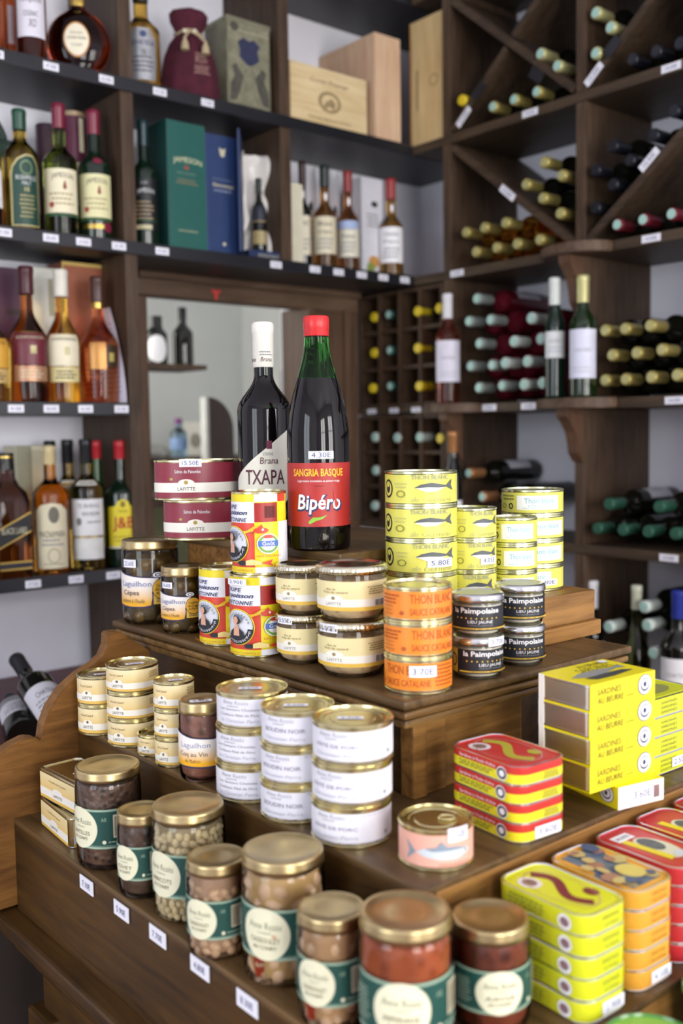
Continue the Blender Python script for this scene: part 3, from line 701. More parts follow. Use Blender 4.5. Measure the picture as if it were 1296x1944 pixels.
# fish soup cans
SR = mat('d8432c', .35, vary=.03); SY = mat('f0dc22', .35, vary=.03); SW = mat('eeeef6', .35, vary=.02); SKIN = mat('d9a58a', .5, vary=0)
def soup_print(t, R, H, base, tagged):
    P_ = Pc(t, R, H, base)
    P_.rect('print_panel', SY, -1.75, .25, .88, .972); P_.rect('print_panel', SW, .25, 1.15, .88, .972); P_.rect('print_panel', SR, 1.15, 1.6, .88, .972)
    P_.rect('print_panel', SW, -1.75, .25, .63, .88); P_.rect('print_panel', mat('a3201c', .4, vary=0), .25, 1.12, .64, .87); P_.rect('print_panel', SY, 1.12, 1.6, .64, .88)
    P_.rect('print_panel', SR, -1.75, .25, .10, .63); P_.rect('print_panel', SY, .25, 1.15, .10, .64); P_.rect('print_panel', SW, 1.15, 1.9, .1, .64)
    P_.rect('print_panel', SY, -1.75, .25, .03, .10); P_.rect('print_panel', SW, .25, 1.15, .03, .10)
    P_.bars(mat('4a1512', .5, vary=0), .62, 1.04, .69, .83)
    P_.text(NAVY, 'SOUPE', -.92, .82, .95, .052, shear=.25, bold=.012, space=1.15); P_.text(NAVY, 'de poisson', -.72, .745, 1.45, .072, shear=.35, bold=.02); P_.text(NAVY, 'BRETONNE', -.66, .667, 1.3, .05, shear=.25, bold=.012, space=1.1)
    cx, cz = -.62, .37
    P_.ell('medallion', SY, cx, cz, .66, .222); P_.ell('medallion', INK, cx, cz, .62, .21); P_.ell('medallion', mat('dfe1ea', .4, vary=0), cx, cz + .01, .59, .197)
    P_.ring('medallion', mat('c9ccd8', .4, vary=0), cx, cz, .58, .19, .06)
    for k in range(11):
        a = 2.9 - k * .25
        P_.text(mat('5d5f70', .5, vary=0), 'QUERENOMMEE'[k], cx + .49 * math.cos(a), cz + .163 * math.sin(a), .065, .026)
    P_.poly('medallion', INK, [(cx + .62 * math.cos(a), cz + .21 * math.sin(a)) for a in [-2.5 + k * .2 for k in range(13)]] + [(cx + .42 * math.cos(a), cz + .14 * math.sin(a)) for a in [-.1 - k * .2 for k in range(13)]])
    for k in range(12): P_.text(SW, 'POISSONNERIE'[k], cx + .52 * math.cos(-2.4 + k * .19), cz + .175 * math.sin(-2.4 + k * .19), .02 if 'POISSONNERIE'[k] == 'I' else .07, .03)
    P_.poly('portrait', INK, [(cx - .3, cz - .13), (cx - .25, cz - .05), (cx - .1, cz - .01), (cx + .12, cz - .01), (cx + .28, cz - .05), (cx + .33, cz - .13), (cx, cz - .16)])
    P_.poly('portrait', SKIN, [(cx - .12, cz - .10), (cx - .1, cz - .01), (cx - .05, cz + .02), (cx - .05, cz + .05), (cx + .06, cz + .05), (cx + .06, cz + .02), (cx + .12, cz - .01), (cx + .13, cz - .10)])
    P_.ell('portrait', mat('2a201c', .5, vary=0), cx + .04, cz + .1, .17, .058); P_.ell('portrait', SKIN, cx - .02, cz + .088, .1, .045)
    P_.poly('portrait', mat('6d7a92', .5, vary=0), [(cx - .05, cz + .14), (cx + .1, cz + .16), (cx + .28, cz + .12), (cx + .2, cz + .08), (cx + .12, cz + .13)])
    fx, fz = .35, .545
    P_.poly('fish_print', mat('e0b51e', .4, vary=0), [(fx - .5, fz - .01), (fx - .32, fz), (fx - .1, fz + .05), (fx + .1, fz + .04), (fx, fz), (fx - .3, fz - .025), (fx - .46, fz - .05), (fx - .42, fz - .025)])
    P_.ell('fish_print', mat('cf4428', .4, vary=0), fx + .12, fz, .24, .035); P_.poly('fish_print', mat('cf4428', .4, vary=0), [(fx + .0, fz + .03), (fx + .15, fz + .075), (fx + .2, fz + .02)])
    P_.ell('fish_print', SW, fx + .18, fz + .01, .035, .014)
    P_.ell('round_stamp', SW, .70, .385, .36, .122); P_.ring('round_stamp', mat('7aa84a', .4, vary=0), .70, .385, .33, .11, .25); P_.poly('round_stamp', SR, [(.52, .46), (.6, .49), (.8, .49), (.88, .46), (.8, .45), (.6, .45)]); P_.rect('round_stamp', mat('4b6fc0', .4, vary=0), .38, 1.02, .355, .42)
    P_.text(SW, 'Goût', .7, .388, .4, .045, bold=.01)
    P_.text(mat('cf4428', .4, vary=0), 'SANS COLORANT', .72, .24, .8, .026)
    gx, gz = -.02, .155
    P_.ell('fish_print', INK, gx - .12, gz, .16, .03); P_.poly('fish_print', mat('ecd58a', .4, vary=0), [(gx, gz - .025), (gx + .5, gz - .02), (gx + .5, gz + .02), (gx + .2, gz + .05), (gx, gz + .03)]); P_.poly('fish_print', SR, [(gx + .5, gz), (gx + .85, gz + .045), (gx + .78, gz), (gx + .85, gz - .035)])
    P_.text(mat('d06a1c', .4, vary=0), 'SANS ADDITIF CHIMIQUE', -.55, .066, 1.5, .03)
    if tagged: price(P_, '2.90E', -.55, .925, .72, .075)
    P_.done()
SOUPG = 'fish soup cans on the upper step'
lo, SRr = stand(440, 541, 1249, A); SH = rise(490, 931, lo) / 2
def soup(loc, label, turn, tagged):
    t, b = can('soup_can', label, loc, facing(loc, turn), SRr, SH, (.004, SH - .004), SY, SOUPG); soup_print(t, SRr, SH, b, tagged); return t
soup(lo, 'red and yellow fish soup can with a 2.90E price tag, under another can', -8, True)
soup(lo + Vector((.003, -.004, SH)), 'red and yellow fish soup can standing on top of another, before the red label bottle', -24, False)
l3, _ = stand(381, 478, 1227, A)
soup(l3, 'red and yellow fish soup can beside the smaller jar of mushrooms', -14, False)
# glass jars of pate with crimped lids
CRM = mat('efe0a8', .45, vary=.03); CRMW = mat('f4f0e4', .45, vary=.02); YEL = mat('e8bf4c', .45, vary=.03)
def verrine(loc, label, k, R, H, tagged=None, turn=0):
    t = thing('pate_jar', label, 'jar', loc, facing(loc, turn), 'pâté jars with crimped lids on the upper step')
    lathe('glass', [(0, .002), (R * .55, .002), (R * .7, 0), (R * .82, .002), (R * .93, .009), (R * .985, .02), (R, .03), (R, H * .78), (R * .97, H * .84), (R * .97, H - .004)], clear(), t, seg=48)
    lathe('contents', [(0, .004), (R * .68, .004), (R * .8, .006), (R * .9, .012), (R * .955, .022), (R * .965, .03), (R * .965, H * .72), (0, H * .72)], chunky('e6cba2', 'c09a68', 90, .5, .3), t, seg=48)
    lid = lathe('lid', [(R * .99, H * .84), (R * 1.03, H * .85), (R * 1.04, H * .92), (R * 1.02, H * .965), (R * .99, H * .985), (R * .95, H), (R * .88, H), (R * .85, H - .0016), (R * .5, H - .0016), (0, H - .001)], mat('dcd6bc', .18, 1.0, vary=.05), t, seg=120, angle=1.2, wob=lambda a, z: 1 + (.016 * math.cos(40 * a) if H * .845 < z < H * .97 else 0))
    P_ = Pc(t, R, H)
    P_.rect('label', YEL, -1.9, 1.9, .22, .29); P_.rect('label', CRM, -1.9, 1.9, .29, .74)
    P_.rect('label_band', CRMW, -1.9, 1.9, .29, .425); P_.ell('label_band', CRMW, -.55, .43, .3, .075)
    P_.text(GREY, 'LAFITTE', -.55, .345, .5, .055); P_.ell('crest', mat('9a8a52', .5, vary=0), -.55, .445, .06, .03)
    P_.text(mat('8a7a4a', .5, vary=0), 'Bloc de', -.62, .60, .3, .035); P_.text(mat('8a7a4a', .5, vary=0), 'Foie de canard', -.5, .55, .75, .04); P_.lines(mat('9a8442', .5, vary=0), .45, 1.15, .5, .66, 4)
    P_.bars(INK, .7, 1.12, .30, .41, 12)
    if tagged: price(P_, tagged, -.78, .9, .72, .15)
    P_.done(); return t
vl, VR1 = stand(527, 628, 1264, A); vr, VR2 = stand(605, 735, 1291, A); VH1 = rise(577, 1068, vl) / 2; VH2 = rise(670, 1068, vr) / 2
verrine(vl, 'small crimp-lidded pâté jar priced 5.55E, bottom of the pair beside the soup cans', 0, VR1, VH1, '5.55E'); verrine(vl + Vector((0, 0, VH1)), 'small crimp-lidded pâté jar atop another, beside the soup cans', 1, VR1, VH1)
verrine(vr, 'larger crimp-lidded pâté jar priced 8.80E, bottom of the pair beside orange cans', 0, VR2, VH2, '8.80E'); verrine(vr + Vector((0, 0, VH2)), 'larger crimp-lidded pâté jar atop another, beside the orange cans', 1, VR2, VH2)
# orange tuna cans
ol, OR_ = stand(730, 858, 1320, A); OH = rise(794, 1106, ol) / 3; ORG = mat('f08a28', .35, vary=.03); OI = mat('b9541a', .5, vary=0)
for k, lab in enumerate(('orange tuna can with a 3.70E price tag, bottom of three', 'orange tuna can in the middle of three', 'orange tuna can on top of three')):
    l = ol + Vector((0, 0, OH * k)); t, b = can('tuna_can', lab, l, facing(l, (-52, 0, -3)[k]), OR_, OH, (.005, OH - .005), ORG, 'orange tuna cans on the upper step')
    P_ = Pc(t, OR_, OH, b)
    P_.text(OI, 'THON BLANC', .55, .68, 1.45, .26, bold=.008); P_.text(OI, 'SAUCE CATALANE', .55, .32, 1.45, .19, bold=.008)
    P_.lines(OI, -1.3, -.45, .5, .8, 3, fill=.5); P_.lines(mat('cf7a30', .5, vary=0), -1.3, -.7, .18, .5, 3); P_.ell('emblem', OI, -.42, .28, .07, .06); P_.lines(OI, 1.4, 2.2, .2, .85, 6)
    if k == 0: price(P_, '3.70E', 1.05, .66, .8, .32)
    P_.done()
# dark-label jars of fish
BLK = mat('22242c', .4, vary=.04); DY = mat('d8b23c', .45, vary=0)
def paim(loc, R, H, label, k, turn, tagged=None):
    t = thing('fish_jar', label, 'jar', loc, facing(loc, turn), 'dark-label fish jars on the upper step')
    lathe('glass', [(0, .002), (R * .6, .002), (R * .8, 0), (R * .9, .002), (R * .97, .008), (R, .016), (R, H * .74), (R * .97, H * .79), (R * .97, H * .84)], clear(), t, seg=44)
    lathe('contents', [(0, .004), (R * .78, .004), (R * .9, .008), (R * .955, .016), (R * .955, H * .74), (0, H * .74)], chunky('ece6d2', 'c9c0a0', 80, .5, .3), t, seg=44)
    lathe('lid', [(R * .99, H * .8), (R * 1.03, H * .81), (R * 1.05, H * .85), (R * 1.05, H * .93), (R * 1.02, H * .975), (R * .95, H), (R * .88, H), (R * .85, H - .0012), (0, H - .0012)], STEEL, t, seg=44, angle=.9)
    P_ = Print(t, frame=top_frame(H - .0012)); P_.ell('lid_print', mat('b9bf9a', .4, vary=.06), 0, 0, R * .83, R * .83, 36); P_.done()
    P_ = Pc(t, R, H)
    P_.rect('label', BLK, -1.15, 2.2, .16, .72); P_.rect('label', DY, -1.6, -1.15, .16, .72); P_.ring('emblem', BLK, -1.38, .45, .2, .16, .25)
    P_.text(WHITE, 'la Paimpolaise', .1, .61, 1.9, .16, bold=.02); 
    for q in range(9): P_.ell('dots', DY, -.7 + q * .2, .455, .035, .02, 8)
    P_.text(WHITE, 'LIEU JAUNE', .25, .365, .95, .085); P_.text(GREY, 'à la bretonne au beurre salé', .25, .30, .95, .035); P_.rect('label_line', DY, -1.0, 2.1, .2, .235); P_.text(BLK, 'rillettes de la mer', .2, .218, 1.6, .025)
    if tagged: price(P_, tagged, .55, .9, .85, .2)
    P_.done(); return t
pf, PR1 = stand(859, 954, 1293, A); pb, PR2 = stand(942, 1032, 1267, A); PH1 = rise(907, 1122, pf) / 2; PH2 = rise(988, 1105, pb) / 2
paim(pf, PR1, PH1, 'dark-label fish jar with a 3.70E tag on its silver lid, bottom of a pair', 0, 16, '3.70E'); paim(pf + Vector((0, 0, PH1)), PR1, PH1, 'dark-label fish jar stacked on the one priced 3.70E', 1, -8)
paim(pb, PR2, PH2, 'dark-label fish jar by the riser box, bottom of the untagged pair', 0, 5); paim(pb + Vector((0, 0, PH2)), PR2, PH2, 'dark-label fish jar by the riser box, top of the untagged pair', 1, 5)

# ================================================================== on the riser boxes
# oval tins
MAR = mat('8e2f40', .35, vary=.04, scale=12)
lfc = at(392, 1026, Z=1.34); u_ = Vector((lfc.x, lfc.y, 0)).normalized(); OVR, OVS = .0655, .66
lf = Vector((lfc.x, lfc.y, 1.34)) + u_ * OVR * OVS; LH = rise(385, 872, lf) / 2
for k, lab in enumerate(('dark red oval tin resting on the wooden riser box', 'dark red oval tin priced 15.50E, on top of another')):
    l = lf + Vector((0, 0, LH * k)) + right * (-.013 * k)
    l.z = 1.34 + LH * k
    t, b = can('oval_tin', lab, l, facing(l, 0), OVR, LH, (.004, LH - .004), MAR, 'dark red oval tins', sy=OVS, cat='tin')
    P_ = Pc(t, OVR, LH, b, sy=OVS, extra=.0004)
    P_.rect('label_band', CRMW, -1.57, 1.57, .2, .44); P_.ell('label_band', CRMW, -.25, .43, .2, .1)
    P_.text(INK, 'LAFITTE', -.25, .29, .42, .085); P_.ell('crest', mat('b79a4a', .4, vary=0), -.25, .45, .05, .05); P_.ell('crest', mat('b79a4a', .4, vary=0), -.62, .53, .05, .035)
    P_.text(WHITE, 'Salmis de Palombe', -.22, .72, .62, .085)
    if k == 1: price(P_, '15.50E', -.14, .93, .52, .19)
    P_.done()
# tall wine bottle with a slanted cream label
tl = Vector((.905, 1.262, 1.34)); TH_ = rise(499, 615, tl); TR = .0415
CRL = mat('e9e6d6', .45, vary=.02); PUR = mat('5a1f33', .5, vary=0)
def txapa(P_):
    P_.poly('label', CRL, [(-1.6, .13), (.2, .13), (.75, .17), (1.15, .24), (1.6, .33), (1.6, .55), (1.2, .53), (.6, .485), (0, .425), (-.9, .335), (-1.6, .27)])
    P_.rect('purple_stripe', mat('6e2440', .5, vary=0), .05, .25, .425, .462)
    P_.text(PUR, 'TXAPA', -.02, .297, 1.5, .066, bold=.01); P_.text(PUR, 'Brana', .14, .372, .66, .03, shear=.1); P_.text(GREY, 'ETIENNE', .1, .402, .35, .014)
    P_.text(GREY, 'Liqueur du Pays Basque', -.02, .227, 1.35, .026, shear=.35)
tx = bottle('wine_bottle', 'black liqueur bottle with white capsule and slanted cream label, behind fish soup cans', tl, facing(tl, 0), TR, TH_, mat('0a080a', .05, vary=0, spec=.4), mat('e9e6dc', .35, vary=.02), rn=.0145, hs=.60, hn=.765, cap0=.80, capr=1.12, prints=txapa)
P_ = Print(tx, Rf=const(.0164), Rref=.0164, sx=.0164, sz=TH_); P_.text(PUR, 'Brana', .3, .835, 1.1, .02, shear=.2, name='capsule_lettering'); P_.text(PUR, 'Brana', -1.3, .835, 1.1, .02, shear=.2, name='capsule_lettering'); P_.lines(GREY, -.4, .9, .85, .875, 2); P_.done()
# big red-label bottle
sl, SGR = stand(548, 666, 1047, 1.34); SGH = rise(600, 601, sl)
DKL = mat('090506', .06, vary=0, spec=.4); RL = mat('b02a26', .45, vary=.06, scale=14)
sprof = [(0, .006), (SGR * .7, .004), (SGR * .9, 0), (SGR * .98, .003), (SGR, .012), (SGR, SGH * .46), (SGR * .985, SGH * .52), (SGR * .93, SGH * .58), (SGR * .84, SGH * .64), (SGR * .72, SGH * .70), (SGR * .6, SGH * .755), (SGR * .5, SGH * .80), (SGR * .43, SGH * .845), (SGR * .395, SGH * .88), (SGR * .38, SGH * .92), (SGR * .38, SGH * .94)]
sg = thing('wine_bottle', 'tall dark bottle with red screw cap and red label on the riser box', 'bottle', sl, facing(sl, 0))
fS = rf_of(sprof); zl = SGH * .735
lathe('filled_glass', [(r, z) for r, z in sprof if z < zl] + [(fS(zl), zl), (0, zl)], DKL, sg, seg=56)
lathe('glass_neck', [(fS(zl) - .0002, zl + .0003)] + [(r, z) for r, z in sprof if z > zl + .001], tinted('3f9a3a', .02, 1.25), sg, seg=56)
rc = SGR * .40
lathe('screw_cap', [(rc * .97, SGH * .915), (rc, SGH * .918), (rc, SGH * .945), (rc * 1.03, SGH * .948), (rc * 1.03, SGH * .993), (rc * .95, SGH), (0, SGH)], mat('d22a2c', .35, vary=.02), sg, seg=72, angle=.7, wob=lambda a, z: 1 + (.008 * math.cos(36 * a) if SGH * .95 < z < SGH * .99 else 0))
P_ = Print(sg, Rf=fS, Rref=SGR, sx=SGR, sz=SGH)
P_.rect('label', RL, -1.52, 1.52, .105, .375)
YL = mat('f0c020', .45, vary=0)
P_.text(YL, 'SANGRIA BASQUE', -.02, .332, 1.72, .038, bold=.02); P_.text(WHITE, 'Légèrement aromatisée au piment rouge.', 0, .298, 1.42, .0135); P_.text(INK, 'www.bipero.com', 0, .277, .3, .007)
P_.text(NAVY, 'Bipéro', .02, .196, 1.5, .094, bold=.055, shear=.12); P_.text(WHITE, 'Bipéro', 0, .2, 1.42, .084, bold=.02, shear=.12)
P_.poly('pepper', mat('c02020', .4, vary=0), [(.44, .262), (.5, .245), (.56, .225), (.6, .205), (.58, .188), (.53, .186), (.5, .2), (.49, .225)]); P_.poly('pepper', mat('8ab83a', .4, vary=0), [(-.35, .125), (-.2, .145), (0, .145), (.25, .155), (.1, .138), (-.1, .13), (-.3, .115)])
P_.text(WHITE, '1 L', 1.3, .13, .1, .01)
P_.rect('price_tag', TAG, -.3, .48, .392, .425); P_.text(TAGINK, '4.30E', .09, .4085, .6, .022, name='price_lettering'); P_.done()

# yellow tuna stacks
TYL = mat('e0dc62', .38, vary=.03); TYI = mat('8b8a3a', .5, vary=0); TYP = mat('c8c77a', .5, vary=0)
def tuna(P_, kind, sx=1.0):
    if kind == 'fish':
        P_.ell('emblem', INK, -1.05, .5, .2, .27); P_.ell('emblem', TYL, -1.05, .5, .155, .21); P_.ell('emblem', INK, -1.05, .52, .09, .15); P_.ell('emblem', TYL, -1.05, .6, .05, .06)
        P_.text(mat('a9ab8a', .5, vary=0), 'THON BLANC', .3, .84, 1.1, .14, bold=.02); P_.text(TYP, 'de Germon', .35, .2, 1.2, .16, shear=.35, bold=.01)
        P_.poly('fish_print', mat('5a5f60', .5, vary=0), [(-.15, .54), (.02, .63), (.3, .68), (.55, .64), (.75, .6), (.98, .78), (.94, .6), (1.02, .45), (.75, .56), (.5, .5)])
        P_.poly('fish_print', mat('e4e8e4', .5, vary=0), [(-.12, .53), (.15, .42), (.45, .43), (.7, .54), (.5, .535), (.2, .55)])
        P_.ring('small_mark', TYI, -.55, .36, .14, .1, .25); P_.lines(TYP, -.75, -.3, .5, .7, 2)
    else:
        P_.rect('white_panel', mat('f3f5ee', .4, vary=0), -.3, 1.15, .22, .78)
        P_.text(mat('8fc3cf', .5, vary=0), 'Thon blanc', .45, .58, 1.0, .2, bold=.015); P_.text(mat('9fc6cf', .5, vary=0), "à l'huile d'olive", .48, .4, .8, .1); P_.lines(mat('c3dade', .5, vary=0), -.2, 1.05, .25, .33, 1)
        P_.lines(TYI, -.95, -.4, .56, .82, 2, fill=.5); P_.ring('small_mark', INK, -.52, .36, .09, .12, .4); P_.ring('small_mark', TYI, -.85, .36, .12, .1, .25)
def tstack(px0, px1, py, ptop, n, kind, nm, turns, tagd=None, loc=None, R=None):
    if loc is None: loc, R = stand(px0, px1, py, RB1)
    H = rise((px0 + px1) / 2, ptop, loc) / n
    for k in range(n):
        pos = 'bottom' if k == 0 else 'top' if k == n - 1 else ('second from bottom' if k == 1 else 'third from bottom')
        l = loc + Vector((0, 0, H * k))
        t, b = can('tuna_can', nm % pos, l, facing(l, turns[k % len(turns)]), R, H, (.004, H - .004), TYL, 'yellow tuna cans on the riser', metal=mat('cfd0a8', .25, 1.0, vary=.05))
        P_ = Pc(t, R, H, b); tuna(P_, kind)
        if tagd and k == tagd[1]: price(P_, tagd[0], tagd[2], .36, .78, .26)
        P_.done()
tstack(733, 868, 1158, 893, 4, 'fish', 'wide yellow tuna can with a fish, %s of the tallest stack', (-4, 0, -3, -1), ('5.80E', 1, .55))
tl2 = at(899, 1158, Z=RB1); 
tstack(852, 947, 1150, 962, 3, 'fish', 'narrower yellow tuna can with a fish, %s of its stack', (-4, 8, 12), ('4.05E', 1, .62), Vector((1.036, .958, RB1)), .0352)
tstack(933, 1022, 1140, 980, 3, 'olive', 'small yellow tuna can with white panel, %s of the shorter stack', (-10, -6, -12), None, Vector((1.105, .940, RB1)), .0335)
tstack(977, 1096, 1113, 927, 4, 'olive', 'yellow tuna can with white panel, %s of the stack at the riser end', (-30, 0, 2, -12), ('5.80E', 0, 1.0), Vector((1.186, .972, RB1)), .0455)

# ================================================================== middle step
B = TB
LC = mat('ead28a', .4, vary=.05, scale=15)
def lafcan(loc, R, H, lab, tagged):
    t, b = can('pate_can', lab, loc, facing(loc, -4), R, H, (.004, H - .004), blend('e6b840', 'f0e4bc', 0, H), 'small cream and yellow pâté cans on the middle step')
    P_ = Pc(t, R, H, b); P_.rect('label_band', CRMW, -1.9, 1.9, .2, .42); P_.ell('label_band', CRMW, -.55, .42, .24, .13)
    P_.text(INK, 'LAFITTE', -.55, .3, .5, .1); P_.ell('crest', mat('7a6a3a', .5, vary=0), -.55, .47, .06, .05); P_.text(mat('7a5a2a', .5, vary=0), 'Foie de Canard', -.6, .7, .62, .08); P_.lines(mat('8a7434', .5, vary=0), .7, 1.3, .55, .8, 4); P_.done()
    if tagged: top_tag(t, H, '6.20E', R * .7, R * .3, R * .1, -R * .1)
    return t
for px0, px1, py, ptop, n, nm in ((151, 235, 1397, 1276, 2, 'cream pâté can by the scrolled end panel, %s of two'), (207, 304, 1420, 1256, 3, 'cream pâté can in the widest cream stack, %s of three'), (296, 372, 1458, 1287, 3, 'cream pâté can beside the dark brown jar, %s of three'), (263, 330, 1438, 1388, 1, 'cream pâté can standing alone among the cream stacks')):
    l, R = stand(px0, px1, py, B); H = rise((px0 + px1) / 2, ptop, l) / n
    if n == 1: R = .0242
    for k in range(n): lafcan(l + Vector((0, 0, H * k)), R, H, (nm % ('bottom', 'top' if n == 2 else 'middle', 'top')[k]) if '%' in nm else nm, k == n - 1 and n > 1)
l, R = stand(342, 430, 1488, B); H = rise(386, 1325, l)
t = jar('stew_jar', 'gold-lidded jar of brown stew in wine between cream cans and white cans', l, facing(l, -6), R, H, .016, chunky('8a5a48', '5a3428', 70, .4, .3), .86, neck=.93, shoulder=.88)
P_ = Pc(t, R, H)
P_.poly('label', mat('2b2552', .5, vary=0), [(-1.6, .2), (1.2, .19), (1.3, .62), (.6, .56), (-.4, .585), (-1.6, .66)]); P_.poly('label', blend('f2b21c', 'f6f0ea', H * .26, H * .45), [(-1.58, .22), (1.18, .21), (1.25, .6), (.6, .545), (-.4, .57), (-1.58, .645)])
P_.text(mat('7b86b4', .5, vary=0), 'Laguilhon', -.25, .47, 1.35, .085); P_.text(INK, 'Coq au Vin', -.35, .36, 1.3, .075); P_.text(mat('8a6a2a', .5, vary=0), 'de Madiran', -.35, .285, .7, .045, shear=.3); P_.done()
top_tag(t, H, '9.40E', .028, .012, 0, -.006)
WC = mat('e6e5ee', .45, vary=.02)
def wcan(px0, px1, py, ptop, words, nm):
    l, R = stand(px0, px1, py, B); H = rise((px0 + px1) / 2, ptop, l) / 3
    for k in range(3):
        lk = l + Vector((.0012 * k, -.0006 * k, H * k))
        t, b = can('pate_can', nm % ('bottom', 'middle', 'top')[k], lk, facing(lk, (-6, -10, -4)[k]), R, H, (.006, H - .006), WC, 'white-label pâté cans in stacks of three')
        P_ = Pc(t, R, H, b); P_.text(mat('b0b0bc', .5, vary=0), 'Anne Rozès', -.45, .77, .8, .11, shear=.1); P_.text(GREY, 'conserverie', -.5, .67, .35, .045)
        for i, (s, z, h, c) in enumerate(words): P_.text(c, s, -.35, z, 1.2 if len(s) > 9 else .9, h * .85, shear=.15 if i else 0)
        P_.lines(mat('c4c3cc', .5, vary=0), .25, 1.2, .78, .84, 1); P_.lines(mat('c4c3cc', .5, vary=0), -.9, 1.2, .12, .17, 1, fill=.6); P_.ell('small_mark', GREY, 1.05, .3, .035, .05, 8); P_.done()
        if k == 2: top_tag(t, H, '5.60E', .028, .011, -.002, -.004, .0)
LV = mat('8d889e', .5, vary=0); LG = mat('bcbecb', .5, vary=0)
wcan(412, 546, 1527, 1302, [('Les Saveurs Choisies', .58, .08, GREY), ('Confiture Pâté de Porc', .43, .08, GREY), ('de Christian Parra', .27, .12, LG)], 'white pâté can beside the brown stew jar, %s of three')
wcan(496, 634, 1566, 1334, [('BOUDIN NOIR', .5, .13, LV), ('Christian Parra', .28, .11, LG)], 'white boudin can in the stack between two others, %s of three')
wcan(592, 744, 1613, 1358, [('PÂTÉ DE PORC', .5, .13, LV), ('Christian Parra', .28, .11, LG)], 'white pork pâté can in the stack by the pink can, %s of three')
l, R = stand(757, 898, 1657, B); H = rise(827, 1550, l); PK = mat('eeb3a0', .4, vary=.03)
t, b = can('fish_can', 'single pink fish can with a pull ring lid and price tag', l, facing(l, 0), R, H, (.005, H - .005), PK, ring=True)
P_ = Pc(t, R, H, b); P_.poly('fish_print', mat('cfd6de', .4, vary=0), [(-.55, .45), (-.3, .56), (.1, .62), (.55, .6), (.95, .52), (1.0, .42), (.6, .3), (.1, .3), (-.3, .36)]); P_.poly('fish_print', mat('8f9cab', .4, vary=0), [(-.55, .45), (-.85, .72), (-.75, .45), (-.85, .22)]); P_.poly('fish_print', mat('8f9cab', .4, vary=0), [(-.3, .56), (.1, .62), (.55, .6), (.95, .52), (.5, .52), (-.1, .5)]); P_.poly('fish_print', mat('8f9cab', .4, vary=0), [(.0, .6), (.15, .74), (.3, .61)])
P_.ell('fish_print', INK, .85, .47, .025, .03, 8); P_.text(mat('c98a7a', .5, vary=0), 'MAQUEREAUX', .55, .17, .9, .09); price(P_, '1.50E', .62, .88, .62, .34); P_.done()
# rounded tins
def rtin(loc, rz, lx, ly, H, label, side, top, group, prints=None, cat='tin', rr=.019, name='sardine_tin', band=None):
    t = thing(name, label, cat, loc, rz, group)
    def ring(d, z): return [(x, y, z) for x, y in rrect(lx - 2 * d, ly - 2 * d, max(.003, rr - d), 8)]
    link('tin_body', loft_mesh('tin_body', [ring(.004, 0), ring(.0012, .0006), ring(.0006, .002), ring(.0006, H - .0016), ring(0, H - .0012), ring(.0002, H - .0004), ring(.0012, H), ring(.003, H - .0002), ring(.0042, H - .002)]), side, t)
    link('rim', loft_mesh('rim', [ring(.0006, H - .0001), ring(.0014, H + .0004), ring(.0026, H + .0003), ring(.0034, H - .0006)], cap=False), STEEL, t)
    link('lid', loft_mesh('lid', [ring(.0043, H - .0026), ring(.0043, H - .0016), ring(.009, H - .0016), ring(.010, H - .0008), ring(.012, H - .0008)]), top, t)
    link('bottom_seam', loft_mesh('bottom_seam', [ring(.0012, .0002), ring(.0003, .0009), ring(.0003, .0019), ring(.0007, .0024)], cap=False), STEEL, t)
    if band: link('colour_band', loft_mesh('colour_band', [ring(.0004, H * band[0]), ring(.0004, H * band[1])], cap=False), band[2], t)
    if prints: prints(t)
    return t
def side_print(t, lx, ly, H, which, fn):
    P_ = Print(t, frame=face_frame(lx, ly, which), sx=lx if which == 'front' else ly, sz=H); fn(P_); P_.done()
RT = mat('c8352f', .35, vary=.03); RTY = mat('e8dc2a', .35, vary=.03); BRD = mat('7a2030', .5, vary=0)
def red_prints(k):
    def f(t):
        def a(P_):
            P_.text(WHITE, 'Sardines à l\'huile d\'olive', -.06, .77, .5, .18); P_.lines(TYI, -.33, .16, .2, .52, 3, fill=.6); P_.ell('emblem', WHITE, .28, .5, .07, .36); P_.ring('emblem', INK, .28, .5, .06, .3, .4)
        side_print(t, .0776, .1116, .0205, 'left', a)
        def b(P_):
            P_.n += 3
            if k: P_.lines(TYI, -.05, .3, .15, .55, 4, fill=.5)
            else: price(P_, '3.60E', .06, .45, .5, .62)
        side_print(t, .078, .112, .0205, 'front', b)
        if k == 3:
            P_ = Print(t, frame=top_frame(.0205 - .0008), sx=.5, sz=.5); ribbon(P_, .078, .112, mat('b8b03a', .4, vary=0)); P_.done()
    return f
def ribbon(P_, lx, ly, c):
    """an S-shaped ribbon, a white round picture and a small oval printed on a tin lid"""
    a, b = [], []
    for k in range(25):
        u = k / 24; x = lx * (.30 * math.sin(2 * PI * u) + .04); y = ly * (.72 - 1.42 * u); dx = lx * .30 * 2 * PI * math.cos(2 * PI * u); dy = -ly * 1.42; n = math.hypot(dx, dy)
        a.append((x - dy / n * .011, y + dx / n * .011)); b.append((x + dy / n * .011, y - dx / n * .011))
    P_.put('lid_ribbon', c, a + b, [(k, k + 1, 26 + k, 25 + k) for k in range(24)])
    P_.ell('lid_picture', mat('e8e0e0', .4, vary=0), -.03, ly * .5, .024, .026); P_.ell('lid_face', mat('8a6a60', .5, vary=.3, scale=150), -.03, ly * .5, .015, .016); P_.ell('lid_oval', c, .036, -ly * .42, .015, .017)
    P_.ring('lid_line', mat('c9a090', .5, vary=0), 0, 0, lx * .74, ly * .8, .03)
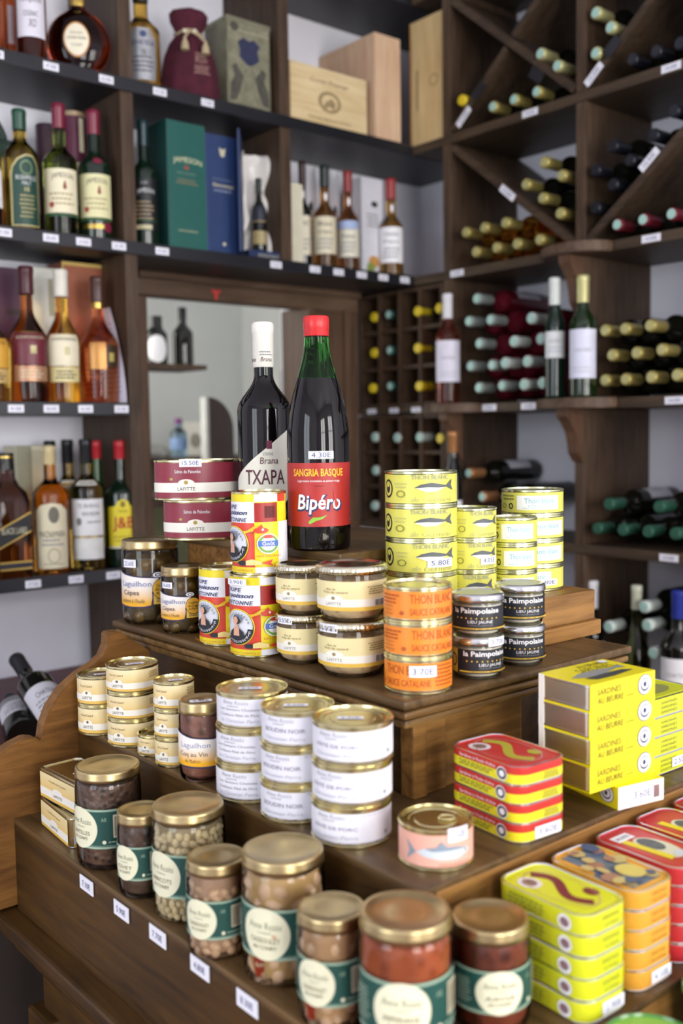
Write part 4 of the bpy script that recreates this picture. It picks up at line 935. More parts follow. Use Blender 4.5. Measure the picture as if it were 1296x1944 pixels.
for k in range(4):
    c = ('bottom', 'second from bottom', 'third from bottom', 'top')[k]
    rtin(Vector((.832, .717, B + .0205 * k)), math.radians(-5 + (0, 1, -1, .5)[k]), .078, .112, .0205, 'red and yellow sardine tin, %s of four on the middle step' % c, RT, RT, 'red and yellow sardine tins', red_prints(k), band=(.1, .58, RTY))
# yellow cartons of sardines: sleeve open at one end with the tin showing
SYB = mat('f2e21e', .42, vary=.03); SLV = mat('f4f2ea', .5, vary=.02); SB = mat('6b6420', .5, vary=0)
def carton(loc, rz, label, lx, ly, H, swap=False):
    t = thing('sardine_carton', label, 'box', loc, rz, 'yellow sardine cartons on the middle step')
    th = .0012
    for nm, a in (('carton_top', (-lx / 2, lx / 2, -ly / 2, ly / 2, H - th, H)), ('carton_base', (-lx / 2, lx / 2, -ly / 2, ly / 2, 0, th)), ('carton_side', (-lx / 2, lx / 2, -ly / 2, -ly / 2 + th, th, H - th)), ('carton_side', (-lx / 2, lx / 2, ly / 2 - th, ly / 2, th, H - th))):
        box(nm, *a, SYB, t)
    inner = rrect(lx - .0006, ly - .0034, .006)
    tn = link('tin', prism_mesh('tin', inner, .0014, H - .0016, 'xy', .0012), mat('cfcabb', .36, 1.0, vary=.05), t)
    for z in (.0022, H - .0042):
        q = link('tin_rim', prism_mesh('tin_rim', rrect(lx + .0006, ly - .003, .0065), z, z + .002, 'xy', .0005), STEEL, t)
    box('carton_edge', -lx / 2 - .0006, -lx / 2 + .0004, ly / 2 - .008, ly / 2, 0, H, SLV, t)
    P_ = Print(t, frame=face_frame(lx, ly, 'front'), sx=lx, sz=H)
    P_.text(SB, 'SARDINES', -.22, .66, .36, .22, bold=.01, shear=.12); P_.text(SB, 'AU BEURRE', -.2, .34, .4, .22, bold=.01, shear=.12); P_.text(SB, 'à poêler', .1, .3, .14, .1)
    P_.ell('emblem', NAVY, .33, .55, .11, .40); P_.ell('emblem', WHITE, .33, .55, .103, .372); P_.ell('emblem', NAVY, .33, .55, .07, .25); P_.ell('emblem', WHITE, .33, .57, .06, .2); P_.ell('emblem', NAVY, .325, .57, .022, .1); P_.done()
    return t
def carton_top(t, lx, ly, H):
    P_ = Print(t, frame=top_frame(H)); P_.text(SB, 'SARDINES', .01, .012, .06, .014, shear=.1); P_.text(SB, 'AU BEURRE', .02, .026, .05, .01)
    P_.poly('fish_print', mat('9a9c98', .4, vary=0), [(-.05, -.005), (-.03, .004), (0, .006), (.03, .002), (.045, .008), (.044, -.006), (.03, -.003), (0, -.012), (-.03, -.014)])
    P_.poly('fish_print', mat('4a4c50', .4, vary=0), [(-.04, -.016), (0, -.012), (.03, -.012), (.04, -.02), (0, -.026), (-.03, -.026)]); P_.ell('emblem', WHITE, .043, .028, .007, .006); P_.done()
ct = carton(Vector((.996, .700, B)), math.radians(-102), 'yellow sardine carton lying crosswise under the carton stack', .104, .07, .0262)
P_ = Print(ct, frame=((.0525, 0, 0), (0, 1, 0), (0, 0, 1), (1, 0, 0)), sx=.07, sz=.0262); P_.rect('carton_end', SLV, -.5, .5, 0, 1); P_.rect('end_window', STEEL, -.2, .4, .2, .75); price(P_, '3.60E', .02, .5, .5, .55); P_.done()
for k in range(4):
    c = ('bottom', 'second from bottom', 'third from bottom', 'top')[k]
    t = carton(Vector((.970, .699, B + .0262 + .0308 * k)), math.radians(-4 + (0, .6, -.4, .3)[k]), 'yellow sardine carton with open end, %s of the stack of four' % c, .114, .076, .0308)
    if k == 3: carton_top(t, .114, .076, .0308)
YG = mat('dbe22e', .35, vary=.03)
def yg_prints(k):
    def f(t):
        def a(P_):
            for q in range(3): P_.text(TYI, 'SARDINES', -.1 + q * .0, .75 - q * .24, .3, .14)
            if k == 0: price(P_, '2.50E', .12, .5, .32, .5)
        side_print(t, .112, .078, .0245, 'front', a)
        if k == 3:
            P_ = Print(t, frame=top_frame(.0245 - .0008)); P_.ell('lid_print', mat('9a9c5a', .5, vary=0), 0, 0, .035, .02); P_.text(INK, 'OXO', -.01, 0, .04, .012); P_.done()
    return f
for k in range(4): rtin(Vector((1.116, .726, B + .0245 * k)), math.radians(-2), .112, .078, .0245, 'yellow-green sardine tin behind the yellow cartons, %s of four' % ('bottom', 'second from bottom', 'third from bottom', 'top')[k], YG, YG, 'yellow-green sardine tins', yg_prints(k))

# ================================================================== lower step
C_ = TC
# two rectangular tins
for k, (x, y, a, lab) in enumerate(((.590, 1.287, -4, 'rectangular cream and yellow tin, lower one beside the scrolled panel'), (.597, 1.292, 3, 'rectangular cream and yellow tin, upper one beside the scrolled panel'))):
    lx, ly, H = .066, .118, .041
    def pr_(t):
        for w_ in ('left', 'front'):
            def a_(P_):
                P_.rect('label', blend('e6b840', 'f0e0b0', 0, H), -.43, .43, .06, .92); P_.rect('label_band', CRMW, -.43, .43, .16, .42); P_.ell('label_band', CRMW, 0, .42, .12, .12); P_.text(INK, 'LAFITTE', 0, .28, .22, .09); P_.text(mat('8a6a2a', .5, vary=0), 'Confit de Canard', 0, .72, .4, .07)
            side_print(t, lx, ly, H, w_, a_)
    t = rtin(Vector((x, y, C_ + H * k)), math.radians(a), lx, ly, H, lab, TIN, TIN, 'rectangular cream tins', pr_, name='pate_tin', rr=.012)
    if k: top_tag(t, H + .001, '7.20E', .022, .014, -.004, -.012, 1.5)
# green-label jars
GRN = mat('1f4f47', .45, vary=.04); PGR = mat('9db7a0', .45, vary=.02); CRO = mat('e9e7c8', .45, vary=.02); OLV = mat('7a7f62', .5, vary=0)
def gjar(px0, px1, py, ptop, label, food, fill, turn, lumps=None, z0=.24, z1=.64, what='CASSOULET', extra=None, lid=LIDGOLD, near=1.0):
    l, R = stand(px0, px1, py, C_); R *= .985 * near; l.x *= near; l.y *= near; H = rise((px0 + px1) / 2, ptop, l)
    t = jar('preserve_jar', label, l, facing(l, turn), R, H, .0135, food, fill, 'green-label preserve jars on the lower step', lumps=lumps, neck=.94, shoulder=.86, lid=lid)
    P_ = Pc(t, R, H); h = z1 - z0
    P_.rect('label', PGR, -1.35, 1.75, z0, z1); P_.rect('label', GRN, -1.35, 1.75, z0 + .022, z1 - .022); P_.rect('label_line', PGR, -1.35, 1.75, z0 + .03, z0 + .034)
    P_.ell('oval_panel', CRO, -.1, (z0 + z1) / 2, .62, h * .52, 36)
    zc = (z0 + z1) / 2
    P_.text(OLV, 'Anne Rozès', -.1, zc + h * .17, .85, h * .14, shear=.15); P_.text(OLV, 'LA TRADITION', -.1, zc + h * .03, .35, h * .04); P_.text(mat('6a5a3a', .5, vary=0), what, -.1, zc - h * .12, .75, h * .1); P_.text(mat('6a5a3a', .5, vary=0), 'AU CONFIT', -.1, zc - h * .26, .6, h * .08)
    P_.text(PGR, '❦' if False else 'AR', .72, zc + h * .25, .16, h * .1); P_.rect('barcode_panel', mat('d8d0b4', .5, vary=0), .98, 1.36, zc - h * .22, zc + h * .36); P_.bars(mat('6a6250', .5, vary=0), 1.02, 1.32, zc - h * .18, zc + h * .32, 10)
    P_.ell('small_mark', CRO, .72, zc - h * .32, .06, h * .05, 10); P_.lines(PGR, .82, 1.4, zc - h * .36, zc - h * .28, 1); P_.lines(PGR, -1.28, -.8, zc - h * .3, zc + h * .3, 8)
    P_.done()
    if extra: extra(t, R, H)
    return t
def pepper(t, R, H):
    vs, fs = [], []
    prof = [(0, .012), (R * .25, .012), (R * .3, .03), (R * .2, .045), (0, .048)]
    o = lathe('red_pepper', prof, mat('b23a1e', .3, vary=.1), t, seg=16, wob=lambda a, z: 1 + .12 * math.cos(3 * a)); o.location = (-R * .62 * math.sin(.5), -R * .66 * math.cos(.5), -.004)
BEAN = mat('d9c79c', .35, vary=.1, scale=80); MEAT = mat('d2b08c', .4, vary=.14, scale=60); DARKF = chunky('5a4638', '2a2220', 75, .35, .5); LENT = chunky('6a5040', '33261f', 120, .4, .5)
gjar(148, 273, 1656, 1449, 'green-label jar of dark brown stew beside the rectangular tins', LENT, .84, -50, what='LENTILLES')
gjar(226, 320, 1710, 1534, 'small green-label jar of dark stew between two larger jars', DARKF, .86, -40, what='CIVET')
gjar(293, 433, 1757, 1523, 'green-label jar of whole white beans', mat('8a7a58', .4, vary=.1), .84, -44, lumps=(3, .0062, BEAN), what='HARICOTS')
gjar(357, 474, 1828, 1622, 'small green-label jar of pinkish meat and beans beside the bean jar', mat('a8866a', .4, vary=.1), .84, -32, lumps=(5, .0075, MEAT))
gjar(462, 622, 1882, 1608, 'large green-label jar of pale meat with a piece of red pepper', mat('b4935f', .4, vary=.1), .84, -22, lumps=(7, .0115, MEAT), extra=pepper, what='CASSOULET')
gjar(566, 700, 1965, 1719, 'small green-label jar of pale meat beside the tomato red jar', mat('b08a62', .4, vary=.1), .84, -26, lumps=(9, .0105, MEAT), extra=pepper)
gjar(682, 862, 2000, 1726, 'large green-label jar of tomato red sauce', chunky('a6542e', '7a3418', 60, .35, .2), .88, 0, what='PIPERADE', near=.962)
gjar(855, 1007, 1975, 1736, 'green-label jar of dark red sauce beside the yellow tins', chunky('7a3c26', '4a2014', 60, .35, .2), .88, 20, what='AXOA')
# stacks of sardine tins
def pict(P_, c1, c2, c3, seed):
    rnd = random.Random(seed)
    for q in range(26):
        a, b_ = rnd.uniform(-.024, .024), rnd.uniform(-.044, .044)
        P_.ell('lid_print', (c1, c2, c3)[q % 3], a, b_, rnd.uniform(.004, .011), rnd.uniform(.004, .011), 10)
YT = mat('d9dc2a', .35, vary=.03); OT = mat('e6a63c', .35, vary=.03); RD = mat('c23038', .35, vary=.03)
def yt(k):
    def f(t):
        def a(P_): P_.lines(TYI, -.33, .1, .2, .8, 3, fill=.5); P_.ell('emblem', WHITE, .29, .5, .07, .36); P_.ell('emblem', mat('8a6a70', .5, vary=0), .29, .5, .048, .22)
        side_print(t, .069, .114, .0208, 'left', a)
        def b(P_):
            if k: P_.text(TYI, 'SARDINES', .03, .7, .36, .2); P_.text(TYI, "A L'HUILE", .04, .36, .3, .18)
            else: price(P_, '2.90E', .1, .5, .46, .6)
        side_print(t, .069, .114, .0208, 'front', b)
        if k == 4: P_ = Print(t, frame=top_frame(.0208 - .0008), sx=.46, sz=.5); ribbon(P_, .07, .11, BRD); P_.done()
    return f
def ot(k):
    def f(t):
        def b(P_):
            if k: P_.text(mat('b07a24', .5, vary=0), 'SARDINES', .04, .7, .34, .2); P_.text(mat('b07a24', .5, vary=0), 'MILLESIME', .04, .36, .34, .18)
            else: price(P_, '4.10E', .1, .5, .46, .6)
        side_print(t, .069, .114, .0202, 'front', b)
        if k == 4:
            P_ = Print(t, frame=top_frame(.0202 - .0008)); P_.rect('lid_print', mat('6d7c8e', .5, vary=.2, scale=90), -.0225, .0225, -.045, .045); pict(P_, mat('c8b478', .5, vary=0), mat('4a5c80', .5, vary=0), mat('a87868', .5, vary=0), 4); P_.ell('lid_print', mat('d8c66a', .5, vary=0), .004, -.022, .014, .016); P_.done()
    return f
def rt(k, n, sd):
    def f(t):
        if k == 0: side_print(t, .069, .114, .0202, 'front', lambda P_: price(P_, '3.40E', .12, .5, .46, .6))
        if k == n - 1:
            P_ = Print(t, frame=top_frame(.0202 - .0008)); P_.ell('lid_print', mat('d8d6c0', .5, vary=0), .002, -.006, .018, .03); P_.ell('lid_print', mat('5a6068', .5, vary=.3, scale=120), .003, .004, .011, .017); P_.poly('lid_print', mat('e6d22a', .5, vary=0), [(-.02, .03), (-.01, .03), (-.004, -.03), (-.014, -.034)]); P_.ell('lid_print', mat('cfd3d8', .5, vary=0), .008, -.03, .009, .008)
            if sd: P_.rect('price_tag', TAG, -.022, .006, .026, .04); P_.text(TAGINK, 'SANS ARETES', -.008, .033, .022, .006, name='price_lettering')
            P_.done()
    return f
o5 = ('bottom', 'second from bottom', 'middle', 'second from top', 'top')
for k in range(5): rtin(Vector((.765 + .001 * (k % 2), .592, C_ + .0208 * k)), math.radians(-2), .069, .114, .0208, 'yellow-green sardine tin on the lower step, %s of five' % o5[k], YT, YT, 'yellow-green sardine tins on the lower step', yt(k))
for k in range(5): rtin(Vector((.846 - .001 * (k % 2), .593, C_ + .0202 * k)), math.radians(-2), .069, .114, .0202, 'orange sardine tin with a picture lid, %s of five' % o5[k], OT, OT, 'orange sardine tins', ot(k))
for k in range(5): rtin(Vector((.924 + .001 * (k % 2), .594, C_ + .0202 * k)), math.radians(-2), .069, .114, .0202, 'red sardine tin in the stack by the orange tins, %s of five' % o5[k], RD, RD, 'red sardine tins', rt(k, 5, True))
for k in range(5): rtin(Vector((1.0, .595, C_ + .0202 * k)), math.radians(-2), .069, .114, .0202, 'red sardine tin in the stack between two other red stacks, %s of five' % o5[k], RD, RD, 'red sardine tins', rt(k, 5, False))
for k in range(5): rtin(Vector((1.077, .595, C_ + .0202 * k)), math.radians(-2), .069, .114, .0202, 'red sardine tin in the stack farthest from the orange tins, %s of five' % o5[k], RD, RD, 'red sardine tins', rt(k, 5, False))
# green glazed pots on the table before the tins
GG = mat('3f7a2c', .25, vary=.12, scale=25, coat=.4)
for q_, z_, r, sd, lab in (((1240, 1922), .965, .042, 0, 'green glazed pot standing before the yellow and orange tins'), ((1285, 1868), .965, .045, 1, 'green glazed pot standing before the red tins')):
    p = at(q_[0], q_[1], Z=z_); u = Vector((p.x, p.y, 0)).normalized()
    c = p + Vector((right.x, right.y, 0)).normalized() * r * 1.06 if sd else p - u * r * 1.06
    c.y = min(c.y, CY_ - r * 1.07); h = z_ - TT
    t = thing('glazed_pot', lab, 'pot', (c.x, c.y, TT), 0, 'green glazed pots')
    lathe('pot_body', [(0, 0), (r * .7, 0), (r * .78, .006), (r * .95, h * .4), (r, h * .8), (r * 1.02, h - .014), (r * 1.06, h - .008), (r * 1.06, h - .002), (r * 1.0, h), (r * .95, h - .004), (r * .9, h * .6), (r * .7, .02), (0, .014)], GG, t, seg=48)
    lathe('rim_line', [(r * 1.062, h - .0075), (r * 1.066, h - .005), (r * 1.062, h - .0025)], mat('7fb84f', .25, vary=.05), t, seg=48)

# ================================================================== spirits on the back shelves
def sh(px0, px1, z, dy=.0, Y=None):
    """place on a back shelf: centre between two pixel columns, dy behind the front edge"""
    pc = (px0 + px1) / 2; y = YF + .05 + dy; R = .035
    for _ in range(3):
        p = at(pc, 900, Y=y); d = depth(Vector((p.x, p.y, z))); R = (px1 - px0) / 2 / FPX * d
        if Y is None: y = YF + .012 + R + dy
        else: y = Y
    return Vector((p.x, y, z)), R
AMBER = tinted('f0a640'); HONEY = tinted('f7c75a'); COPPER = tinted('f0925a'); COGNAC = tinted('b0562a'); OLIVEG = tinted('dcb84a'); GREENG = tinted('8aa24a'); DKGREEN = mat('0e2216', .06, vary=0, spec=.6); DKGLASS = mat('12130f', .06, vary=0, spec=.6); PALEG = tinted('e8c860')
SPG = 'spirit bottles on the back shelves'
JCREAM = mat('ece4c4', .5, vary=.02); JMAR = mat('7a2038', .35, vary=.05)
def bo(px0, px1, ptop, z, label, glass, cap, prints=None, dy=0.0, turn=0, H=None, **k):
    l, R = sh(px0, px1, z, dy); h = H or rise((px0 + px1) / 2, ptop, l)
    return bottle('whisky_bottle', label, l, facing(l, turn), R, h, glass, cap, group=SPG, prints=prints, **k), l, R, h
# --- top shelf
def p_oval(P_): P_.ell('label', mat('c9a86a', .4, vary=0), .1, .3, .62, .17); P_.ell('label', mat('dfe3d4', .4, vary=0), .1, .3, .56, .155); P_.text(INK, 'FINE', .1, .36, .4, .02); P_.text(INK, 'COGNAC', .1, .31, .7, .03); P_.text(INK, 'X.O', .1, .26, .3, .03)
bo(-62, 38, -120, S1, 'brown cognac bottle with pale oval label on the highest shelf', COGNAC, GOLD, p_oval, hs=.5, hn=.72)
def p_font(P_): P_.rect('label', mat('e2dfea', .45, vary=.02), -1.0, 1.05, .17, .52); P_.text(INK, 'Fontpinot', .02, .44, 1.5, .06, shear=.1); P_.text(INK, 'COGNAC', 0, .34, .95, .04); P_.text(INK, 'XO', .1, .27, .5, .06, shear=.2); P_.lines(GREY, -.8, .8, .48, .51, 1)
bo(62, 119, -130, S1, 'cognac bottle with a lavender white label beside the round decanter', tinted('6a2a14'), GOLD, p_font, hs=.62, hn=.78)
bo(36, 66, -60, S1, 'narrow brown bottle with a thin pale label, behind cognac bottles', COGNAC, GOLD, lambda P_: P_.rect('label', mat('b9b4c0', .5, vary=0), -.2, .5, .2, .5), dy=.09, H=.29)
l, R = sh(118, 236, S1, 0, YF + .06); HB = .15
t = thing('decanter_bottle', 'round flat amber brandy decanter with a cream oval label', 'bottle', l, facing(l), SPG)
dp = [(0, .002), (R * .5, .001), (R * .62, 0), (R * .72, .004)] + [(R * math.cos(a), .078 + .078 * math.sin(a)) for a in [-.85 + k * .16 for k in range(13)]] + [(R * .24, .158), (R * .2, .166), (R * .2, .2)]
lathe('glass', dp, tinted('7a2a10'), t, seg=48, sy=.5); lathe('stopper', [(R * .21, .19), (R * .22, .2), (R * .22, .205), (R * .3, .21), (R * .3, .24), (0, .245)], GOLD, t, seg=24, sy=.8)
lathe('neck_band', [(R * .21, .166), (R * .225, .17), (R * .225, .188), (R * .21, .19)], GOLD, t, seg=24, sy=.5)
P_ = Print(t, Rf=rf_of(dp), Rref=R, sx=1, sz=1, sy=.5, lift=.0004, zstep=.006); P_.ell('label', mat('c98a4a', .4, vary=0), -.005, .078, .031, .041); P_.ell('label', CREAM, -.005, .078, .028, .037); P_.text(INK, 'GRANDE', -.005, .092, .03, .004); P_.text(INK, 'COGNAC FRAPIN', -.005, .08, .044, .006); P_.text(INK, 'V.S.O.P', -.005, .064, .025, .006); P_.done()
def p_chiv(P_): P_.poly('label', mat('aeb0b4', .3, .6, vary=.15, scale=60), [(-.75, .06), (.75, .06), (.85, .2), (.8, .42), (.45, .52), (-.45, .52), (-.8, .42), (-.85, .2)]); P_.text(NAVY, 'CHIVAS REGAL', .1, .39, 1.3, .045, bold=.01); P_.ell('emblem', mat('3a4a70', .5, vary=0), .1, .465, .18, .03); P_.text(INK, '18', .1, .3, .22, .05); P_.lines(mat('5a5c66', .5, vary=0), -.55, .65, .12, .28, 4)
bo(257, 327, -60, S1, 'golden whisky bottle with a silver label beside the velvet pouch', HONEY, mat('2a2c30', .4, vary=0), p_chiv, hs=.52, hn=.68, H=.27)
# velvet pouch
l, R = sh(326, 438, S1, 0, YF + .07); l.x -= .005
t = thing('velvet_pouch', 'burgundy velvet pouch tied with a cream tasselled cord', 'pouch', l, facing(l))
VEL = mat('4a1426', .9, vary=.25, scale=35); HP = rise(375, 22, l)
folds = lambda a, z: 1 + .05 * math.sin(5 * a + 1) * (.3 + z / HP) + .03 * math.sin(9 * a)
pr = [(0, 0), (R * .85, 0), (R * .98, HP * .04), (R * .98, HP * .15), (R * .92, HP * .32), (R * .82, HP * .48), (R * .65, HP * .62), (R * .47, HP * .70), (R * .42, HP * .745), (R * .48, HP * .79), (R * .6, HP * .86), (R * .62, HP * .94), (R * .5, HP * .99), (R * .3, HP), (R * .1, HP * .97), (0, HP * .96)]
lathe('bag', pr, VEL, t, seg=56, wob=folds, angle=1.5, sy=.7)
CORD = mat('b8a684', .8, vary=.1, scale=90)
link('cord', tube_mesh('cord', [(R * .46 * math.cos(a), R * .46 * .74 * math.sin(a), HP * .745 + .004 * math.sin(3 * a)) for a in [2 * PI * k / 24 for k in range(25)]], .0035, 8), CORD, t)
for sx_, zz in ((-.12, .5), (.55, .46)):
    q = link('tassel', tube_mesh('tassel', [(R * .05, -R * .4, HP * .74), (R * sx_ * .6, -R * .55, HP * .68), (R * sx_, -R * .64, HP * (zz + .14)), (R * sx_, -R * .66, HP * (zz + .12))], .003, 8), CORD, t)
    lathe('tassel_fringe', [(0, .012), (.005, .010), (.0035, .006), (.009, -.004), (.011, -.022), (0, -.022)], CORD, t, seg=18).location = (R * sx_, -R * .67, HP * (zz + .1))
for sx_ in (-.12, .2): lathe('bead', [(0, -.007), (.006, -.004), (.0075, 0), (.006, .004), (0, .007)], mat('d8cfb4', .5), t, seg=14).location = (R * sx_, -R * .46, HP * .73)
P_ = Print(t, Rf=rf_of([(r * 1.05, z) for r, z in pr]), Rref=R, sx=R, sz=HP, sy=.7, lift=.0012); EM = mat('b08a80', .7, vary=.2, scale=200)
P_.lines(EM, .15, .75, .26, .36, 5, name='embroidery'); P_.text(EM, 'Royal', .45, .4, .5, .06, shear=.4, name='embroidery'); P_.lines(EM, .2, .7, .42, .5, 3, name='embroidery'); P_.done()
# printed tin box
def shelf_box(name, label, cat, pxl, pxr, ptop, z, dpt, m, Y, group=None, rz=0.0, mtop=None):
    a = at(pxl, 900, Y=Y); b = at(pxr, 900, Y=Y); l = Vector(((a.x + b.x) / 2, Y + dpt / 2, z)); h = rise((pxl + pxr) / 2, ptop, Vector(((a.x + b.x) / 2, Y, z))); lx = b.x - a.x
    t = thing(name, label, cat, l, rz, group); link('box_body', box_mesh('box_body', -lx / 2, lx / 2, -dpt / 2, dpt / 2, 0, h, .002), m, t)
    return t, lx, h
t, lx, h = shelf_box('gift_tin', 'silvery olive gift tin with a blue crest and grey figures', 'box', 449, 528, 40, S1, .105, mat('7c7a64', .35, .35, vary=.2, scale=25), YF + .02)
P_ = Print(t, frame=face_frame(lx, .105, 'front'), sx=lx, sz=h); P_.rect('printed_front', mat('8e8c74', .4, .3, vary=.25, scale=40), -.47, .47, .02, .98); P_.rect('printed_frame', mat('a5a488', .4, vary=0), -.47, .47, .86, .875); NV = mat('2c3050', .5, vary=.2, scale=60); FG = mat('4f4d44', .5, vary=.3, scale=70)
P_.poly('crest', NV, [(-.26, .74), (-.2, .66), (-.22, .58), (-.08, .52), (0, .5), (.1, .52), (.24, .58), (.2, .68), (.26, .74), (.12, .8), (0, .77), (-.12, .8)])
for s_ in (-1, 1): P_.poly('figures', FG, [(s_ * .46, .08), (s_ * .3, .1), (s_ * .22, .2), (s_ * .1, .44), (s_ * .02, .48), (s_ * .14, .38), (s_ * .3, .5), (s_ * .4, .46), (s_ * .34, .36), (s_ * .44, .25)])
P_.ell('figures', FG, -.33, .9, .1, .05); P_.text(FG, 'SINGLE MALT', 0, .05, .6, .025); P_.done()
link('lid', box_mesh('lid', -lx / 2 - .001, lx / 2 + .001, -.0535, .0535, h - .012, h + .001, .001), mat('8a8870', .35, .4, vary=.1), t)
# wooden wine boxes in the corner
GR = mat('5a4a35', .6, vary=0)
def wbox(label, cx, cy, lx, ly, lz, rz, pm=PINE):
    t = thing('wooden_wine_box', label, 'box', (cx, cy, S1), rz, 'pine wine boxes in the corner'); w_ = .006
    for nm, a in (('front_panel', (-lx / 2, lx / 2, -ly / 2, -ly / 2 + w_, 0, lz)), ('back_panel', (-lx / 2, lx / 2, ly / 2 - w_, ly / 2, 0, lz)), ('side_panel', (-lx / 2, -lx / 2 + w_, -ly / 2 + w_, ly / 2 - w_, 0, lz)), ('side_panel', (lx / 2 - w_, lx / 2, -ly / 2 + w_, ly / 2 - w_, 0, lz)), ('top_panel', (-lx / 2, lx / 2, -ly / 2, ly / 2, lz, lz + w_)), ('base_panel', (-lx / 2 + w_, lx / 2 - w_, -ly / 2 + w_, ly / 2 - w_, 0, w_))):
        box(nm, *a, pm, t, .0008)
    return t
a_ = at(553, 300, Y=YF + .015); b_ = at(697, 300, Y=YF + .015); hz = rise(625, 138, Vector(((a_.x + b_.x) / 2, YF + .015, S1)))
t = wbox('low pine wine box with a branded front, lying on its side', (a_.x + b_.x) / 2, YF + .06, b_.x - a_.x, .09, hz, 0, wood('d2b684', 'ecd9ae', 1.2, .6, axis=0))
P_ = Print(t, frame=face_frame(b_.x - a_.x, .09, 'front'), sx=b_.x - a_.x, sz=hz); P_.text(mat('6a3a2a', .6, vary=0), 'Cuvée Prestige', 0, .8, .5, .09, shear=.2); GR2 = mat('a08c64', .6, vary=.3, scale=150); P_.ring('crest', GR2, 0, .47, .15, .19, .3); P_.poly('crest', GR2, [(-.1, .3), (-.06, .45), (-.02, .5), (.03, .55), (.08, .45), (.05, .35), (0, .4)]); P_.text(GR, 'MIS EN BOUTEILLE AU CHATEAU', 0, .16, .56, .04); P_.done()
# the tall one: its narrow end and long side both show
tx0 = at(712, 200, Y=YF + .008).x; tx1 = at(760, 200, Y=YF + .008).x; lz = rise(712, 60, Vector((tx0, YF + .008, S1)))
t = wbox('tall pine wine box standing upright behind the low one', (tx0 + tx1) / 2, (YF + .008 + YW - .006) / 2, tx1 - tx0, YW - YF - .014, lz - .006, 0, wood('d0a98a', 'e6c8a6', 1.2, .6, axis=2))
a_ = at(777, 200, X=XF + .02); b_ = at(842, 200, X=XF + .02)
hy = rise(810, 35, Vector((XF + .02, (a_.y + b_.y) / 2, S1)))
t = wbox('slim pine wine box with orange edges standing upright by the rack', XF + .068, (a_.y + b_.y) / 2, .09, a_.y - b_.y, hy, 0, wood('cfb07c', 'e8cf98', 1.2, .6, axis=2))
P_ = Print(t, frame=face_frame(.09, a_.y - b_.y, 'left'), sx=a_.y - b_.y, sz=hy)
for s_ in (-1, 1): P_.rect('orange_edge', mat('b5762e', .6), s_ * .5, s_ * .46, 0, 1)
P_.ring('crest', mat('b39a6a', .6, vary=0), .2, .5, .14, .05, .3); P_.rect('brand', GR, -.3, -.27, .3, .62); P_.done()
# --- second shelf
def p_white(P_): P_.rect('label', WHITE, -1.2, 1.15, .2, .62); P_.rect('emblem', INK, -.1, .72, .34, .48); P_.text(WHITE, 'S', .3, .41, .35, .1); P_.text(GREY, 'WHISKY MALT', .1, .56, 1.2, .03); P_.text(INK, 'SINGLE MALT', .4, .28, 1.1, .03)
bo(-38, 27, 245, S2, 'amber whisky bottle with white label and a black square emblem', tinted('7a3412'), mat('7a3c28', .4), p_white)
def p_bush(P_): P_.poly('label', mat('c8bc84', .4, vary=0), [(-.62, .04), (1.1, .04), (1.1, .5), (1.0, .56), (.75, .61), (.3, .62), (-.2, .58), (-.5, .52), (-.62, .46)]); P_.poly('label', mat('1f4438', .45, vary=.05), [(-.5, .05), (1.05, .05), (1.05, .49), (.95, .55), (.7, .6), (.3, .605), (-.12, .57), (-.42, .51), (-.5, .45)]); P_.text(mat('dfe0e4', .5, vary=0), 'BUSHMILLS', .3, .43, 1.15, .035); P_.text(mat('dfe0e4', .5, vary=0), 'MALT', .3, .385, .5, .03); P_.text(mat('dfd28a', .5, vary=0), '10', .3, .335, .25, .035, bold=.01); P_.lines(mat('a79f6a', .5, vary=0), -.15, .8, .1, .3, 6); P_.ring('emblem', mat('6f8a66', .5, vary=0), .3, .51, .35, .06, .25)
bo(28, 95, 212, S2, 'olive amber whisky bottle with a dark green label and green cap', OLIVEG, mat('1c4a38', .35, vary=.05), p_bush, hs=.62, hn=.78, cap0=.84, rn=.0145)
def p_jam(c2):
    def f(P_): P_.rect('label', c2, -1.15, 1.15, .17, .5); P_.text(INK, 'JAMESON', .12, .445, 1.35, .05, curve=.012); P_.poly('emblem', mat('8a3c28', .5, vary=0), [(.12, .36), (.22, .34), (.36, .355), (.3, .40), (.24, .415), (.18, .39)]); P_.lines(mat('b5a880', .5, vary=0), -.75, .9, .22, .33, 3); P_.ell('emblem', mat('a83c34', .5, vary=0), -.55, .23, .14, .022); P_.rect('foot_band', mat('2c5a34', .5, vary=0), -1.15, 1.15, .145, .162)
    return f
bo(103, 166, 201, S2, 'green glass whiskey bottle with cream label and maroon cap', GREENG, JMAR, p_jam(JCREAM), hs=.57, hn=.70, cap0=.82, rn=.0145)
def p_jam2(P_): p_jam(mat('e4dfae', .5, vary=.02))(P_); P_.rect('foot_label', GOLD, -.85, .6, .085, .12); P_.ell('foot_label', JMAR, .75, .1, .28, .04); P_.ell('shoulder_seal', JMAR, .2, .60, .3, .025)
bo(168, 229, 213, S2, 'near-black whiskey bottle with cream label and maroon cap', DKGREEN, JMAR, p_jam2, hs=.57, hn=.70, cap0=.82, rn=.0145)
